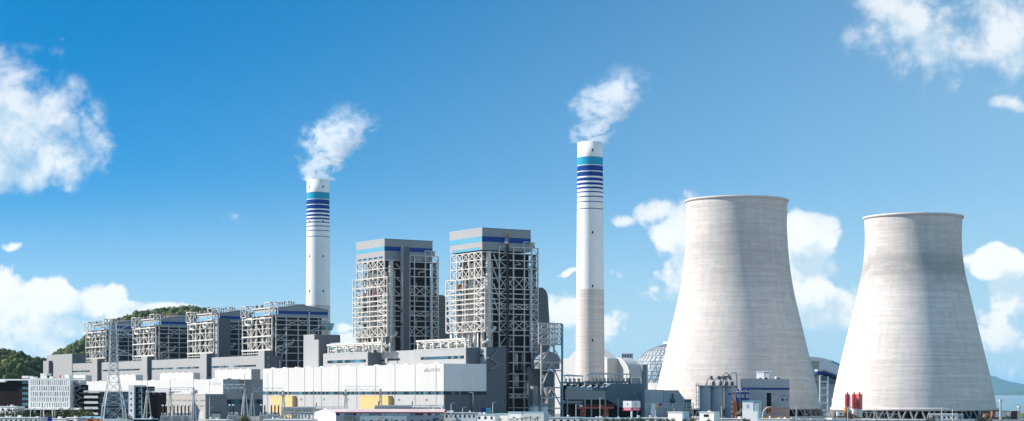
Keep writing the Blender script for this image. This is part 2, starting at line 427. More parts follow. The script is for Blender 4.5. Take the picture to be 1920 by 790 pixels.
def crest(pts, Y):
    xs = [wx(p, Y) for p, _ in pts]; zs = [wz(q, Y) for _, q in pts]
    return np.array(xs), np.array(zs)
rng = np.random.default_rng(3)
def vnoise(x, y, s, seed):
    r = np.random.default_rng(seed); g = r.random((64, 64))
    x = x/s+100; y = y/s+100
    xi, yi = np.floor(x).astype(int), np.floor(y).astype(int); fx, fy = x-xi, y-yi
    fx = fx*fx*(3-2*fx); fy = fy*fy*(3-2*fy)
    a = g[xi % 64, yi % 64]; b = g[(xi+1) % 64, yi % 64]; c = g[xi % 64, (yi+1) % 64]; d = g[(xi+1) % 64, (yi+1) % 64]
    return (a*(1-fx)+b*fx)*(1-fy)+(c*(1-fx)+d*fx)*fy
def forest_mat(name, c1, c2, c3, sc_):
    m = bpy.data.materials.new(name); m.use_nodes = True; nt = m.node_tree; b = nt.nodes['Principled BSDF']; b.inputs['Roughness'].default_value = .85
    b.inputs['Specular IOR Level'].default_value = .15
    geo = nt.nodes.new('ShaderNodeNewGeometry')
    n1 = nt.nodes.new('ShaderNodeTexNoise'); n1.inputs['Scale'].default_value = sc_; n1.inputs['Detail'].default_value = 5
    n2 = nt.nodes.new('ShaderNodeTexNoise'); n2.inputs['Scale'].default_value = sc_*12; n2.inputs['Detail'].default_value = 4
    for n in (n1, n2): nt.links.new(geo.outputs['Position'], n.inputs['Vector'])
    ad = nt.nodes.new('ShaderNodeMath'); ad.operation = 'MULTIPLY_ADD'; ad.inputs[1].default_value = .45
    nt.links.new(n2.outputs['Fac'], ad.inputs[0]); nt.links.new(n1.outputs['Fac'], ad.inputs[2])
    cr = nt.nodes.new('ShaderNodeValToRGB'); e = cr.color_ramp.elements
    e[0].position = .52; e[0].color = (*c1, 1); e[1].position = .92; e[1].color = (*c3, 1)
    k = e.new(.72); k.color = (*c2, 1)
    nt.links.new(ad.outputs[0], cr.inputs[0]); nt.links.new(cr.outputs[0], b.inputs['Base Color'])
    bp = nt.nodes.new('ShaderNodeBump'); bp.inputs['Strength'].default_value = 1; bp.inputs['Distance'].default_value = 1.5
    nt.links.new(n2.outputs['Fac'], bp.inputs['Height']); nt.links.new(bp.outputs[0], b.inputs['Normal'])
    return m
wood_m = forest_mat('woodland_leaves', (.030,.050,.016), (.075,.100,.028), (.135,.145,.050), .03)
grass_m = forest_mat('hill_scrub', (.07,.085,.025), (.13,.125,.045), (.22,.18,.09), .02)
# lumpy crown prototypes, made of displaced little spheres with loose leaf tufts
def ico():
    import bmesh
    bm = bmesh.new(); bmesh.ops.create_icosphere(bm, subdivisions=2, radius=1.0)
    v = np.array([x.co[:] for x in bm.verts]); f = np.array([[q.index for q in p.verts] for p in bm.faces]); bm.free()
    return v, f
ICO_V, ICO_F = ico()
def raw_mesh(name, V, Fc, m, smooth=False):
    me = bpy.data.meshes.new(name); k = Fc.shape[1]
    me.vertices.add(len(V)); me.vertices.foreach_set('co', V.astype(np.float32).ravel())
    me.loops.add(Fc.size); me.loops.foreach_set('vertex_index', Fc.astype(np.int32).ravel())
    me.polygons.add(len(Fc)); me.polygons.foreach_set('loop_start', np.arange(0, Fc.size, k, dtype=np.int32)); me.polygons.foreach_set('loop_total', np.full(len(Fc), k, dtype=np.int32))
    me.materials.append(m); me.update(); me.validate()
    return me
def leaf_tris(P, N, size):
    """random little triangles at points P"""
    n = len(P); d1 = rng.normal(size=(n,3)); d1 /= np.linalg.norm(d1, axis=1)[:,None]
    d2 = np.cross(d1, N+rng.normal(size=(n,3))*.6); d2 /= np.linalg.norm(d2, axis=1)[:,None]+1e-6
    s = size*(.6+.8*rng.random(n))[:,None]
    V = np.stack([P+d1*s, P-d1*s*.5+d2*s*.8, P-d1*s*.5-d2*s*.8], 1).reshape(-1, 3)
    return V, np.arange(3*n).reshape(-1, 3)
def canopy(name, pts, rad, m, leaves=26):
    Vs, Fs = [], []; off = 0
    for (x, y, z), r in zip(pts, rad):
        dn = ICO_V.copy(); h = 1+.42*(rng.random(len(dn))-.5)+.22*np.sin(dn[:,0]*3+rng.random()*6)+.18*np.sin(dn[:,1]*4+rng.random()*6)
        v = dn*h[:,None]*np.array([r*(.8+.5*rng.random()), r*(.8+.5*rng.random()), r*(.75+.5*rng.random())])+np.array([x,y,z])
        Vs.append(v); Fs.append(ICO_F+off); off += len(v)
        nn = rng.normal(size=(leaves,3)); nn /= np.linalg.norm(nn, axis=1)[:,None]; nn[:,2] = np.abs(nn[:,2])
        lv, lf = leaf_tris(np.array([x,y,z])+nn*r*1.12, nn, r*.20)
        Vs.append(lv); Fs.append(lf+off); off += len(lv)
    o = put(name, raw_mesh(name, np.concatenate(Vs), np.concatenate(Fs), m), None)
    return o
def hill(label, pts, Y, s_front, s_back, ntree, rad, seed, front_lo=-1.9):
    xs, zs = crest(pts, Y)
    def hz(x, y):
        c = np.interp(x, xs, zs); d = y-Y
        s = np.where(d < 0, s_front, s_back)
        return c*np.exp(-(d/s)**2)+(vnoise(x, y, 60, seed)-.5)*c*.10*np.clip(np.abs(d)/s*3, 0, 1)-2
    gx = np.linspace(xs[0], xs[-1], 90); gy = np.linspace(Y-2.1*s_front, Y+2.1*s_back, 60)
    X, Yg = np.meshgrid(gx, gy); Z = hz(X, Yg)
    V = np.stack([X, Yg, Z], -1).reshape(-1, 3)
    i = np.arange(59)[:,None]*90+np.arange(89)[None,:]; Fq = np.stack([i, i+1, i+91, i+90], -1).reshape(-1, 4)
    o = put('hill', raw_mesh('hill', V, Fq, grass_m), None); struct(o)
    for p in o.data.polygons: p.use_smooth = True
    # trees thick on the crest, thinning to scrub lower down
    tx = rng.uniform(xs[0], xs[-1], ntree*4); ty = Y+s_front*np.clip(rng.normal(-.45, .55, ntree*4), front_lo, .35)
    keep = vnoise(tx, ty, 38, seed+5)+.35*(ty > Y-.35*s_front) > .52
    tx, ty = tx[keep][:ntree], ty[keep][:ntree]
    tz = hz(tx, ty); ok = tz > 1; tx, ty, tz = tx[ok], ty[ok], tz[ok]
    r = rad*(.55+.8*rng.random(len(tx)))
    c = canopy('woodland', np.stack([tx, ty, tz+r*.25], -1), r, wood_m)
    c['kind'] = 'stuff'; c['label'] = label; c['category'] = 'woodland'
hill('dark green wood covering the near hill beside the office block', [(-260,710),(-170,684),(-90,665),(-20,657),(15,663),(40,668),(62,674),(80,684),(95,698),(115,716),(150,742)], 1750, 190, 200, 900, 3.3, 11)
hill('green wooded ridge rising behind the row of four boiler houses', [(60,735),(100,700),(120,679),(140,664),(160,651),(185,634),(215,614),(250,600),(285,590),(310,586),(345,583),(380,585),(410,592),(450,610),(520,645),(600,695),(680,738)], 2650, 330, 300, 2200, 5.2, 23)
# far island across the water
def island():
    Y = 46000.0; K = Y/9000
    pts = [(1700,742),(1760,728),(1810,712),(1835,704),(1852,704),(1862,705),(1874,709),(1888,714),(1905,718),(1920,723),(1950,728),(2000,733),(2060,741)]
    xs, zs = crest(pts, Y)
    gx = np.linspace(xs[0], xs[-1], 120); gy = np.linspace(Y-500*K, Y+700*K, 40)
    X, Yg = np.meshgrid(gx, gy); c = np.interp(X, xs, zs)
    Z = c*np.exp(-((Yg-Y)/np.where(Yg < Y, 300*K, 380*K))**2)*(1+.22*(vnoise(X, Yg, 120*K, 4)-.5)+.10*(vnoise(X, Yg, 45*K, 9)-.5))-6
    V = np.stack([X, Yg, Z], -1).reshape(-1, 3)
    i = np.arange(39)[:,None]*120+np.arange(119)[None,:]; Fq = np.stack([i, i+1, i+121, i+120], -1).reshape(-1, 4)
    o = put('island', raw_mesh('island', V, Fq, forest_mat('island_woods', (.03,.055,.02), (.05,.08,.03), (.09,.10,.04), .0012)), None); struct(o)
    for p in o.data.polygons: p.use_smooth = True
    Y = 36000.0
    pts = [(1880,740),(1900,734),(1920,729),(1960,722),(2010,727),(2080,741)]
    xs, zs = crest(pts, Y)
    gx = np.linspace(xs[0], xs[-1], 60); gy = np.linspace(Y-1500, Y+1500, 24)
    X, Yg = np.meshgrid(gx, gy); c = np.interp(X, xs, zs)
    Z = c*np.exp(-((Yg-Y)/800)**2)-6
    V = np.stack([X, Yg, Z], -1).reshape(-1, 3)
    i = np.arange(23)[:,None]*60+np.arange(59)[None,:]; Fq = np.stack([i, i+1, i+61, i+60], -1).reshape(-1, 4)
    o = put('island', raw_mesh('island', V, Fq, bpy.data.materials['island_woods']), None); struct(o)
    for p in o.data.polygons: p.use_smooth = True
island()

# ================================================================== cooling towers
def tower_mat(name, stain):
    m = bpy.data.materials.new(name); m.use_nodes = True; nt = m.node_tree; L = nt.links; b = nt.nodes['Principled BSDF']
    b.inputs['Roughness'].default_value = .9; b.inputs['Specular IOR Level'].default_value = .15
    N = nt.nodes.new
    tc = N('ShaderNodeTexCoord')
    def noise(scale, det=6, dist=0.0, rough=.6):
        mp = N('ShaderNodeMapping'); mp.inputs['Scale'].default_value = scale; L.new(tc.outputs['Object'], mp.inputs[0])
        n = N('ShaderNodeTexNoise'); n.inputs['Scale'].default_value = 1; n.inputs['Detail'].default_value = det; n.inputs['Distortion'].default_value = dist; n.inputs['Roughness'].default_value = rough
        L.new(mp.outputs[0], n.inputs['Vector']); return n.outputs['Fac']
    cur = None
    def mul(fac, a, c, lo, hi):
        nonlocal cur
        mr = N('ShaderNodeMapRange'); L.new(fac, mr.inputs[0]); mr.inputs[1].default_value = a; mr.inputs[2].default_value = c; mr.inputs[3].default_value = lo; mr.inputs[4].default_value = hi
        mx = N('ShaderNodeMix'); mx.data_type = 'RGBA'; mx.blend_type = 'MULTIPLY'; mx.inputs['Factor'].default_value = 1
        if cur is None: mx.inputs['A'].default_value = (.70,.635,.59,1)
        else: L.new(cur, mx.inputs['A'])
        L.new(mr.outputs[0], mx.inputs['B']); cur = mx.outputs['Result']
    mul(noise((.020,.020,1.05), 3), .35, .65, .90, 1.07)       # one pour to the next
    mul(noise((.05,.05,.40), 5), .3, .7, .93, 1.05)             # broad bands
    mul(noise((.22,.22,1.6), 5), .3, .7, .91, 1.06)             # blotches within a pour
    mul(noise((.35,.35,.02), 4), .35, .7, 1.03, .91)            # rain streaks
    sp = N('ShaderNodeSeparateXYZ'); L.new(tc.outputs['Object'], sp.inputs[0])
    # grime gathered round the throat and under the rim
    g = N('ShaderNodeFloatCurve') if False else None
    for z0, s, k in stain:
        a = N('ShaderNodeMath'); a.operation = 'SUBTRACT'; L.new(sp.outputs[2], a.inputs[0]); a.inputs[1].default_value = z0
        a2 = N('ShaderNodeMath'); a2.operation = 'ABSOLUTE'; L.new(a.outputs[0], a2.inputs[0])
        mr = N('ShaderNodeMapRange'); mr.interpolation_type = 'SMOOTHSTEP'; L.new(a2.outputs[0], mr.inputs[0]); mr.inputs[1].default_value = s; mr.inputs[2].default_value = 0
        mr.inputs[3].default_value = 0; mr.inputs[4].default_value = k
        n = noise((.045,.045,.09), 6, .4)
        n2 = N('ShaderNodeMapRange'); L.new(n, n2.inputs[0]); n2.inputs[1].default_value = .28; n2.inputs[2].default_value = .55
        mm = N('ShaderNodeMath'); mm.operation = 'MULTIPLY'; L.new(mr.outputs[0], mm.inputs[0]); L.new(n2.outputs[0], mm.inputs[1])
        mx = N('ShaderNodeMix'); mx.data_type = 'RGBA'; L.new(mm.outputs[0], mx.inputs['Factor']); L.new(cur, mx.inputs['A']); mx.inputs['B'].default_value = (.27,.255,.25,1)
        cur = mx.outputs['Result']
    L.new(cur, b.inputs['Base Color'])
    # shallow steps where one pour meets the next
    wv = N('ShaderNodeMath'); wv.operation = 'FRACT'
    dv = N('ShaderNodeMath'); dv.operation = 'MULTIPLY'; L.new(sp.outputs[2], dv.inputs[0]); dv.inputs[1].default_value = 1/1.5; L.new(dv.outputs[0], wv.inputs[0])
    bp = N('ShaderNodeBump'); bp.inputs['Strength'].default_value = .35; bp.inputs['Distance'].default_value = .12
    L.new(wv.outputs[0], bp.inputs['Height']); L.new(bp.outputs[0], b.inputs['Normal'])
    return m
def smooth_prof(pts, n):
    """Catmull-Rom through (z, r) points"""
    out = []
    P = [pts[0]]+pts+[pts[-1]]
    for i in range(1, len(P)-2):
        for k in range(n):
            t = k/n; a, b, c, d = [np.array(q) for q in P[i-1:i+3]]
            out.append(.5*((2*b)+(-a+c)*t+(2*a-5*b+4*c-d)*t*t+(-a+3*b-3*c+d)*t**3))
    out.append(np.array(pts[-1])); return [(float(r), float(z)) for z, r in out]
def cooling_tower(px, Y, top_py, bot_py, half, label, stain, nm, leg_m):
    s = Y/F
    t = thing('cooling_tower', label, 'cooling tower', (wx(px, Y), Y, 0), 0, 'hyperboloid cooling towers')
    pts = [(wz(py, Y), h*s) for py, h in half]
    prof = smooth_prof(pts, 6)
    th = .9
    inner = [(r-th, z) for r, z in reversed(prof)]
    ring = prof+inner+[prof[0]]
    m = tower_mat(nm, stain)
    lathe(t, 'shell', m, ring, 128)
    r, z = prof[-1]
    rim = lathe(t, 'rim', m, [(r-.6,z-1.2),(r+.1,z-1.2),(r+.75,z-.7),(r+.75,z+.2),(r-.6,z+.2),(r-.6,z-1.2)], 128)
    rb, zb = prof[0]
    lathe(t, 'ring_beam', m, [(rb-1.1,zb-.5),(rb+.45,zb-.5),(rb+.45,zb+1.1),(rb-1.1,zb+1.1),(rb-1.1,zb-.5)], 128)
    n = 46; rg = rb+1.5
    for k in range(n):
        a = 2*math.pi*k/n; da = 2*math.pi/n*.36
        for sg in (-1, 1):
            bar(t, 'strut', leg_m, (rg*math.cos(a), rg*math.sin(a), 0), ((rb-.3)*math.cos(a+sg*da), (rb-.3)*math.sin(a+sg*da), zb), .85)
    lathe(t, 'basin_wall', grey_r, [(rg+1.6,0),(rg+1.6,1.1),(rg+1.1,1.1),(rg+1.1,0)], 96)
    lathe(t, 'inner_light_block', black_m, [(rb*.80,0),(rb*.80,zb+1)], 64)  # added dark cylinder that blocks light from the far side
    # lightning mast and rail posts round the rim
    for k in range(24):
        a = 2*math.pi*k/24; rod(rim, 'rail_post', galv, ((r+.7)*math.cos(a), (r+.7)*math.sin(a), z+.5), ((r+.7)*math.cos(a), (r+.7)*math.sin(a), z+1.6), .06)
    return t
cooling_tower(1381, 1130, 377, 766, [(766,156),(733,149.5),(700,142.5),(650,130.5),(600,118.5),(550,107),(500,99),(460,95.3),(425,93.5),(395,94),(377,95)],
              'nearer and taller cooling tower, beside the grey concrete silos', [(118,30,.22),(96,26,.30)], 'weathered_shell_concrete', conc)
cooling_tower(1712, 1010, 408, 768, [(768,152),(733,146),(700,139),(650,127),(600,115),(560,105.5),(520,96.5),(490,91.5),(460,89),(430,89),(408,90.5)],
              'farther cooling tower on the right with a dark stained throat, beside the sea', [(84,19,.68),(104,12,.2)], 'stained_shell_concrete', conc)

# ================================================================== chimneys
def chimney(px, Y, label, top, bands, conc_py, bot_half, top_half, hatches, gallery=None):
    s = Y/F
    t = thing('chimney', label, 'chimney', (wx(px, Y), Y, 0), 0, 'tall striped chimneys')
    zt = wz(top, Y); R0, R1 = bot_half*s, top_half*s
    rr = lambda z: R0+(R1-R0)*max(0, z)/zt
    zc = wz(conc_py, Y)
    cm = tower_mat('chimney_concrete_'+str(int(Y)), [])
    lathe(t, 'concrete_shaft', cm, [(rr(0),0),(rr(zc)+.10,zc)], 64)
    edges = []
    for a, b, m in bands: edges.append((wz(b, Y), wz(a, Y), m))
    edges.sort(); z = zc
    for lo, hi, m in edges:
        lathe(t, 'white_shaft', chim_w, [(rr(z),z),(rr(lo),lo)], 64)
        lathe(t, 'painted_band', m, [(rr(lo),lo),(rr(hi),hi)], 64); z = hi
    lathe(t, 'white_shaft', chim_w, [(rr(z),z),(rr(zt),zt),(rr(zt)-.7,zt),(rr(zt)-.7,zt-14)], 64)
    lathe(t, 'flue', black_m, [(.1,zt-6),(rr(zt)-.8,zt-6)], 32)
    for (hx, hy) in hatches:
        zz = wz(hy, Y); ox = (hx-px)*s; r = rr(zz); oy = -math.sqrt(max(0, r*r-ox*ox))
        a = math.atan2(oy, ox); c, sn = math.cos(a), math.sin(a)
        bar(t, 'hatch', black_m, ((r-.3)*c,(r-.3)*sn,zz), ((r+.12)*c,(r+.12)*sn,zz), 1.0, 1.6)
    return t, rr
Bn = [(296.4,311.3,chim_cyan)]+[(a,b,chim_blue) for a,b in ((312.5,322.6),(324.2,332.6),(335.6,341.2),(344.6,349),(352.6,356.2),(361,363.2),(369.8,371.8),(379.6,381.2),(392.6,394))]
YR = 1230
ch2, _ = chimney(1106.5, YR, 'taller striped chimney with concrete lower half, between boiler house and cooling tower', 268, Bn, 543.5, 27.5, 23.6, [(1110,285),(1110,438),(1110,538),(1110,639)])
def map1(y): return 338+(y-268)*(235/275.5)
Bl = [(map1(a), map1(b), m) for a, b, m in Bn]
ch1, rr1 = chimney(596.5, 1440, 'smaller striped chimney rising behind the left boiler houses', 338, Bl, 573, 23.6, 21.0, [(582,352),(608,352),(582,417),(608,417),(582,482),(608,482),(582,547),(608,547)])
zg = wz(617, 1440)
lathe(ch1, 'gallery', green_gl, [(rr1(zg)+.2,zg-1),(rr1(zg)+1.5,zg-1),(rr1(zg)+3.4,zg+4.2),(rr1(zg)+3.0,zg+4.2),(rr1(zg)+1.2,zg-.6)], 40)

# ---- steam from the two stacks
def plume_mat(name, seed, H, R0):
    m = bpy.data.materials.new(name); m.use_nodes = True; nt = m.node_tree; L = nt.links; nt.nodes.clear(); N = nt.nodes.new
    def Mt(op, a, b=None, c=None, clamp=False):
        n = N('ShaderNodeMath'); n.operation = op; n.use_clamp = clamp
        for i, v in enumerate((a, b, c)):
            if v is None: continue
            if isinstance(v, (int, float)): n.inputs[i].default_value = v
            else: L.new(v, n.inputs[i])
        return n.outputs[0]
    tc = N('ShaderNodeTexCoord'); sp = N('ShaderNodeSeparateXYZ'); L.new(tc.outputs['Object'], sp.inputs[0])
    x, y, z = sp.outputs
    n0 = N('ShaderNodeTexNoise'); n0.inputs['Scale'].default_value = .05; n0.inputs['Detail'].default_value = 2; n0.noise_dimensions = '4D'; n0.inputs['W'].default_value = seed
    L.new(tc.outputs['Object'], n0.inputs['Vector'])
    t = Mt('DIVIDE', z, H)
    xc = Mt('ADD', Mt('MULTIPLY', t, 27.0), Mt('MULTIPLY', Mt('SUBTRACT', n0.outputs['Fac'], .5), 34))
    fc = N('ShaderNodeFloatCurve'); c = fc.mapping.curves[0]
    pts = [(0,.34),(.10,.46),(.28,.66),(.48,.92),(.62,.90),(.80,.66),(.93,.48),(1,.12)]
    c.points[0].location = pts[0]; c.points[1].location = pts[-1]
    for p in pts[1:-1]: c.points.new(*p)
    fc.mapping.update(); L.new(t, fc.inputs['Value'])
    r = Mt('MULTIPLY', fc.outputs[0], R0)
    dx = Mt('SUBTRACT', x, xc)
    d = Mt('DIVIDE', Mt('SQRT', Mt('ADD', Mt('MULTIPLY', dx, dx), Mt('MULTIPLY', y, y))), r)
    n1 = N('ShaderNodeTexNoise'); n1.noise_dimensions = '4D'; n1.inputs['W'].default_value = seed+3; n1.inputs['Scale'].default_value = 1; n1.inputs['Detail'].default_value = 6; n1.inputs['Roughness'].default_value = .64; n1.inputs['Distortion'].default_value = .5
    mp = N('ShaderNodeMapping'); mp.inputs['Rotation'].default_value = (0, R(28), 0); mp.inputs['Scale'].default_value = (.10,.11,.13)
    L.new(tc.outputs['Object'], mp.inputs[0]); L.new(mp.outputs[0], n1.inputs['Vector'])
    f = Mt('SUBTRACT', 1.0, Mt('MULTIPLY', d, d))
    g = Mt('ADD', Mt('MULTIPLY', f, .50), Mt('MULTIPLY', Mt('SUBTRACT', n1.outputs['Fac'], .5), 6.8))
    mr = N('ShaderNodeMapRange'); mr.interpolation_type = 'SMOOTHSTEP'; L.new(g, mr.inputs[0]); mr.inputs[1].default_value = -.05; mr.inputs[2].default_value = 1.0
    fd = N('ShaderNodeMapRange'); fd.interpolation_type = 'SMOOTHSTEP'; L.new(t, fd.inputs[0]); fd.inputs[1].default_value = .99; fd.inputs[2].default_value = .55
    fade = Mt('MULTIPLY', Mt('SUBTRACT', 1.2, Mt('MULTIPLY', t, .6)), fd.outputs[0])
    env = N('ShaderNodeMapRange'); env.interpolation_type = 'SMOOTHSTEP'; L.new(d, env.inputs[0]); env.inputs[1].default_value = 1.6; env.inputs[2].default_value = .6
    dens = Mt('MULTIPLY', Mt('MULTIPLY', Mt('MULTIPLY', mr.outputs[0], fade), .095), env.outputs[0])
    pv = N('ShaderNodeVolumePrincipled'); pv.inputs['Color'].default_value = (1,1,1,1); pv.inputs['Anisotropy'].default_value = .2
    L.new(dens, pv.inputs['Density'])
    out = N('ShaderNodeOutputMaterial'); L.new(pv.outputs[0], out.inputs['Volume'])
    m.cycles.volume_step_rate = .25
    return m
def plume(label, px, py, Y, H, R0, seed):
    xw = wx(px, Y)
    n = 24; prof = []; v = []; f = []
    lev = 14
    for i in range(lev):
        t = i/(lev-1); z = -1+t*(H+3)
        r = R0*np.interp(t, [0,.1,.28,.5,.65,.85,1], [.8,1.15,1.5,1.85,1.85,1.5,1.0])
        for k in range(n):
            a = 2*math.pi*k/n; v.append((26*t+r*1.12*math.cos(a), r*math.sin(a), z))
    for i in range(lev-1):
        for k in range(n): f.append((i*n+k, i*n+(k+1) % n, (i+1)*n+(k+1) % n, (i+1)*n+k))
    f.append(tuple(range(n-1, -1, -1))); f.append(tuple(range(len(v)-n, len(v))))
    o = mesh(None, 'steam_plume', plume_mat('steam_%d' % seed, seed, H, R0), v, f)
    o.location = (xw, Y, wz(py, Y)+.6)
    o['label'] = label; o['kind'] = 'thing'; o['category'] = 'steam'; o['group'] = 'steam plumes over the chimneys'
plume('white steam drifting right from the smaller left chimney', 596.5, 338, 1440, 66, 25, 4)
plume('white steam drifting right from the taller chimney', 1106.5, 268, YR, 57, 22, 9)

# ================================================================== right turbine hall
def panes(t, face, c, s0, s1, z0, z1, step, mats, gap=.25, d=.12, name='window_pane'):
    """a strip of separate panes on a wall. face 'L': plane x=c along y; 'R': plane y=c along x"""
    n = max(1, int(abs(s1-s0)/step)); w = (s1-s0)/n
    for i in range(n):
        a, b = s0+i*w+gap*.5, s0+(i+1)*w-gap*.5
        m = random.choice(mats)
        if face == 'L': box(t, name, m, c-d, c+d, a, b, z0, z1)
        else: box(t, name, m, a, b, c-d, c+d, z0, z1)
H = Frame(832, 930)
hl = H.ty(493); hw = H.tx(912); hz = H.zz(682)
GL = [glass_b, glass_b, glass_t, glass_d, glass_d]
def right_hall():
    t = fthing('turbine_hall', 'long white turbine hall with two yellow bays in front of the tall boiler towers', 'turbine hall', H)
    zb0, zb1 = 13.9, 15.7
    box(t, 'upper_wall', white_clad, 0, .5, 0, hl, zb1, hz)
    box(t, 'end_wall', mat('end_wall_cladding', (.78,.74,.72), .6, amt=.05, scale=.06, streak=.08, seam=(5,8,.02)), .5, hw, 0, .5, zb1, hz)  # paler and warmer than the front, with reflected light put into the colour
    box(t, 'lower_wall', mat('hall_base_cladding', (.45,.44,.435), .6, amt=.04, scale=.08, streak=.08, seam=(4,9,.02)), 0, .5, 0, hl, 0, zb0)
    box(t, 'lower_end_wall', dark_clad, .5, hw, 0, .5, 0, zb0)
    g1 = box(t, 'glazing_strip', glass_d, .25, .6, .3, hl-.1, zb0, zb1)
    g2 = box(t, 'glazing_strip', glass_d, .6, hw, .3, .6, zb0, zb1)
    panes(g1, 'L', .2, .4, hl-.2, zb0+.1, zb1-.1, 2.6, GL)
    panes(g2, 'R', .2, .6, hw-1, zb0+.1, zb1-.1, 1.9, [glass_b, glass_d, glass_d])
    rf = box(t, 'roof', wht, .5, hw, .5, hl, hz-1.2, hz-.35)
    box(t, 'back_wall', grey_clad, hw-.5, hw, .5, hl, 0, hz-1.2)
    box(t, 'far_wall', grey_clad, .5, hw-.5, hl-.5, hl, 0, hz-1.2)
    for i in range(13):
        y = hl*(i+.6)/13.2; mesh(rf, 'roof_ventilator', wht, [(1.2,y-3,hz-.36),(4,y-3,hz-.36),(4,y+3,hz-.36),(1.2,y+3,hz-.36),(1.9,y-1.6,hz+.55),(3.3,y-1.6,hz+.55),(3.3,y+1.6,hz+.55),(1.9,y+1.6,hz+.55)], [(0,1,5,4),(1,2,6,5),(2,3,7,6),(3,0,4,7),(4,5,6,7)])
    for a, b in ((548, 507), (728, 675)):
        y0, y1 = H.ty(a, -2.6), H.ty(b, -2.6)
        zt = H.zz(743, -2.6, y0); 
        o = box(t, 'yellow_bay', yellow_m, -2.6, 0, y0, y1, 0, zt); o['label'] = 'yellow projecting bay'
        box(o, 'bay_coping', yellow_m, -2.75, 0, y0-.15, y1+.15, zt, zt+.25)
    dpm = mat('downpipe_grey', (.54,.53,.51), .6)
    for i in range(10):
        y = hl*(i+.35)/10; rod(t, 'downpipe', dpm, (-.18, y, 0), (-.18, y, hz-.2), .10)
    for i in range(7):
        y = hl*(i+.55)/7.4; box(t, 'wall_louvre', dgrey_r, -.06, .02, y, y+2.4, 10.6, 11.8)
    # emblem and sign near the top right corner
    y = H.ty(806); z0 = H.zz(697, 0, y)
    yy = H.ty(795); w = (yy-y)/2
    for k in (-1, 0, 1):
        cy = y+w+k*w*.62; h = 2.6 if k == 0 else 1.6
        mesh(t, 'emblem_peak', mark_m, [(-.06,cy-w*.62,z0),(-.06,cy+w*.62,z0),(-.06,cy,z0+h),(0,cy-w*.62,z0),(0,cy+w*.62,z0),(0,cy,z0+h)], [(0,1,2),(3,5,4),(0,3,4,1),(1,4,5,2),(2,5,3,0)])
    for k in range(5):
        px = 807.5+k*3.7; a, b = H.ty(px), H.ty(px+2.9)
        for (u0, v0, u1, v1) in ((0,0,1,.12),(0,.45,1,.57),(0,.88,1,1),(.05,0,.16,1),(.84,0,.95,1),(.44,.1,.56,.9)):
            if random.random() < .85:
                box(t, 'sign_stroke', mark_m, -.06, 0, a+(b-a)*u0, a+(b-a)*u1, z0+.1+1.5*v0, z0+.1+1.5*v1)
    # bent exhaust pipe on the end wall
    x = H.tx(884); zt = H.zz(736, x, 0)
    tube(t, 'vent_pipe', pipe_g, [(x-1.6,.1,zt-.4),(x-1.2,-1.0,zt),(x+.2,-1.0,zt),(x+.3,-1.0,zt-11)], .42)
    for i in range(5): drum(t, 'pipe_collar', black_m, x+.3, -1.0, zt-6.3-i*1.1, zt-6.0-i*1.1, .55)
    box(t, 'mural_panel', blue_p, H.tx(902), H.tx(911), -.08, 0, H.zz(776, 20, 0), H.zz(765, 20, 0))
    box(t, 'mural_panel', mat('mural_cyan', (.15,.50,.62), .5, amt=.3, scale=1.0), H.tx(911.4), H.tx(921), -.1, -.02, H.zz(776, 20, 0), H.zz(765, 20, 0))
right_hall()

# ------------------------------------------------ pipe galleries
def pipe_rack(t, x, y0, y1, z0, h, n, mp=None, dep=5):
    mp = mp or pipe_m
    for i in range(n+1):
        y = y0+(y1-y0)*i/n
        for dx in (0, dep): box(t, 'post', steel, x+dx-.35, x+dx+.35, y-.5, y+.5, z0, z0+h)
        bar(t, 'tie', steel, (x, y, z0+h*.55), (x+dep, y, z0+h*.55), .4)
    rod(t, 'header_pipe', mp, (x-.3, y0-1, z0+h), (x-.3, y1+1, z0+h), .62)
    rod(t, 'header_pipe', mp, (x+dep*.5, y0, z0+h*.82), (x+dep*.5, y1, z0+h*.82), .7)
    rod(t, 'branch_pipe', mp, (x+dep*.3, y0, z0+h*.38), (x+dep*.3, y1, z0+h*.38), .45)
    for i in range(n*2):
        y = y0+(y1-y0)*(i+rnd(.2,.8))/(n*2); dd = rnd(2,5)
        tube(t, 'bent_pipe', mp, [(x+rnd(0,dep), y, z0), (x+rnd(-.5,1), y, z0+h*rnd(.45,.75)), (x+rnd(0,2), y+dd, z0+h*rnd(.5,.8)), (x+rnd(1,dep), y+dd, z0)], rnd(.32,.62))

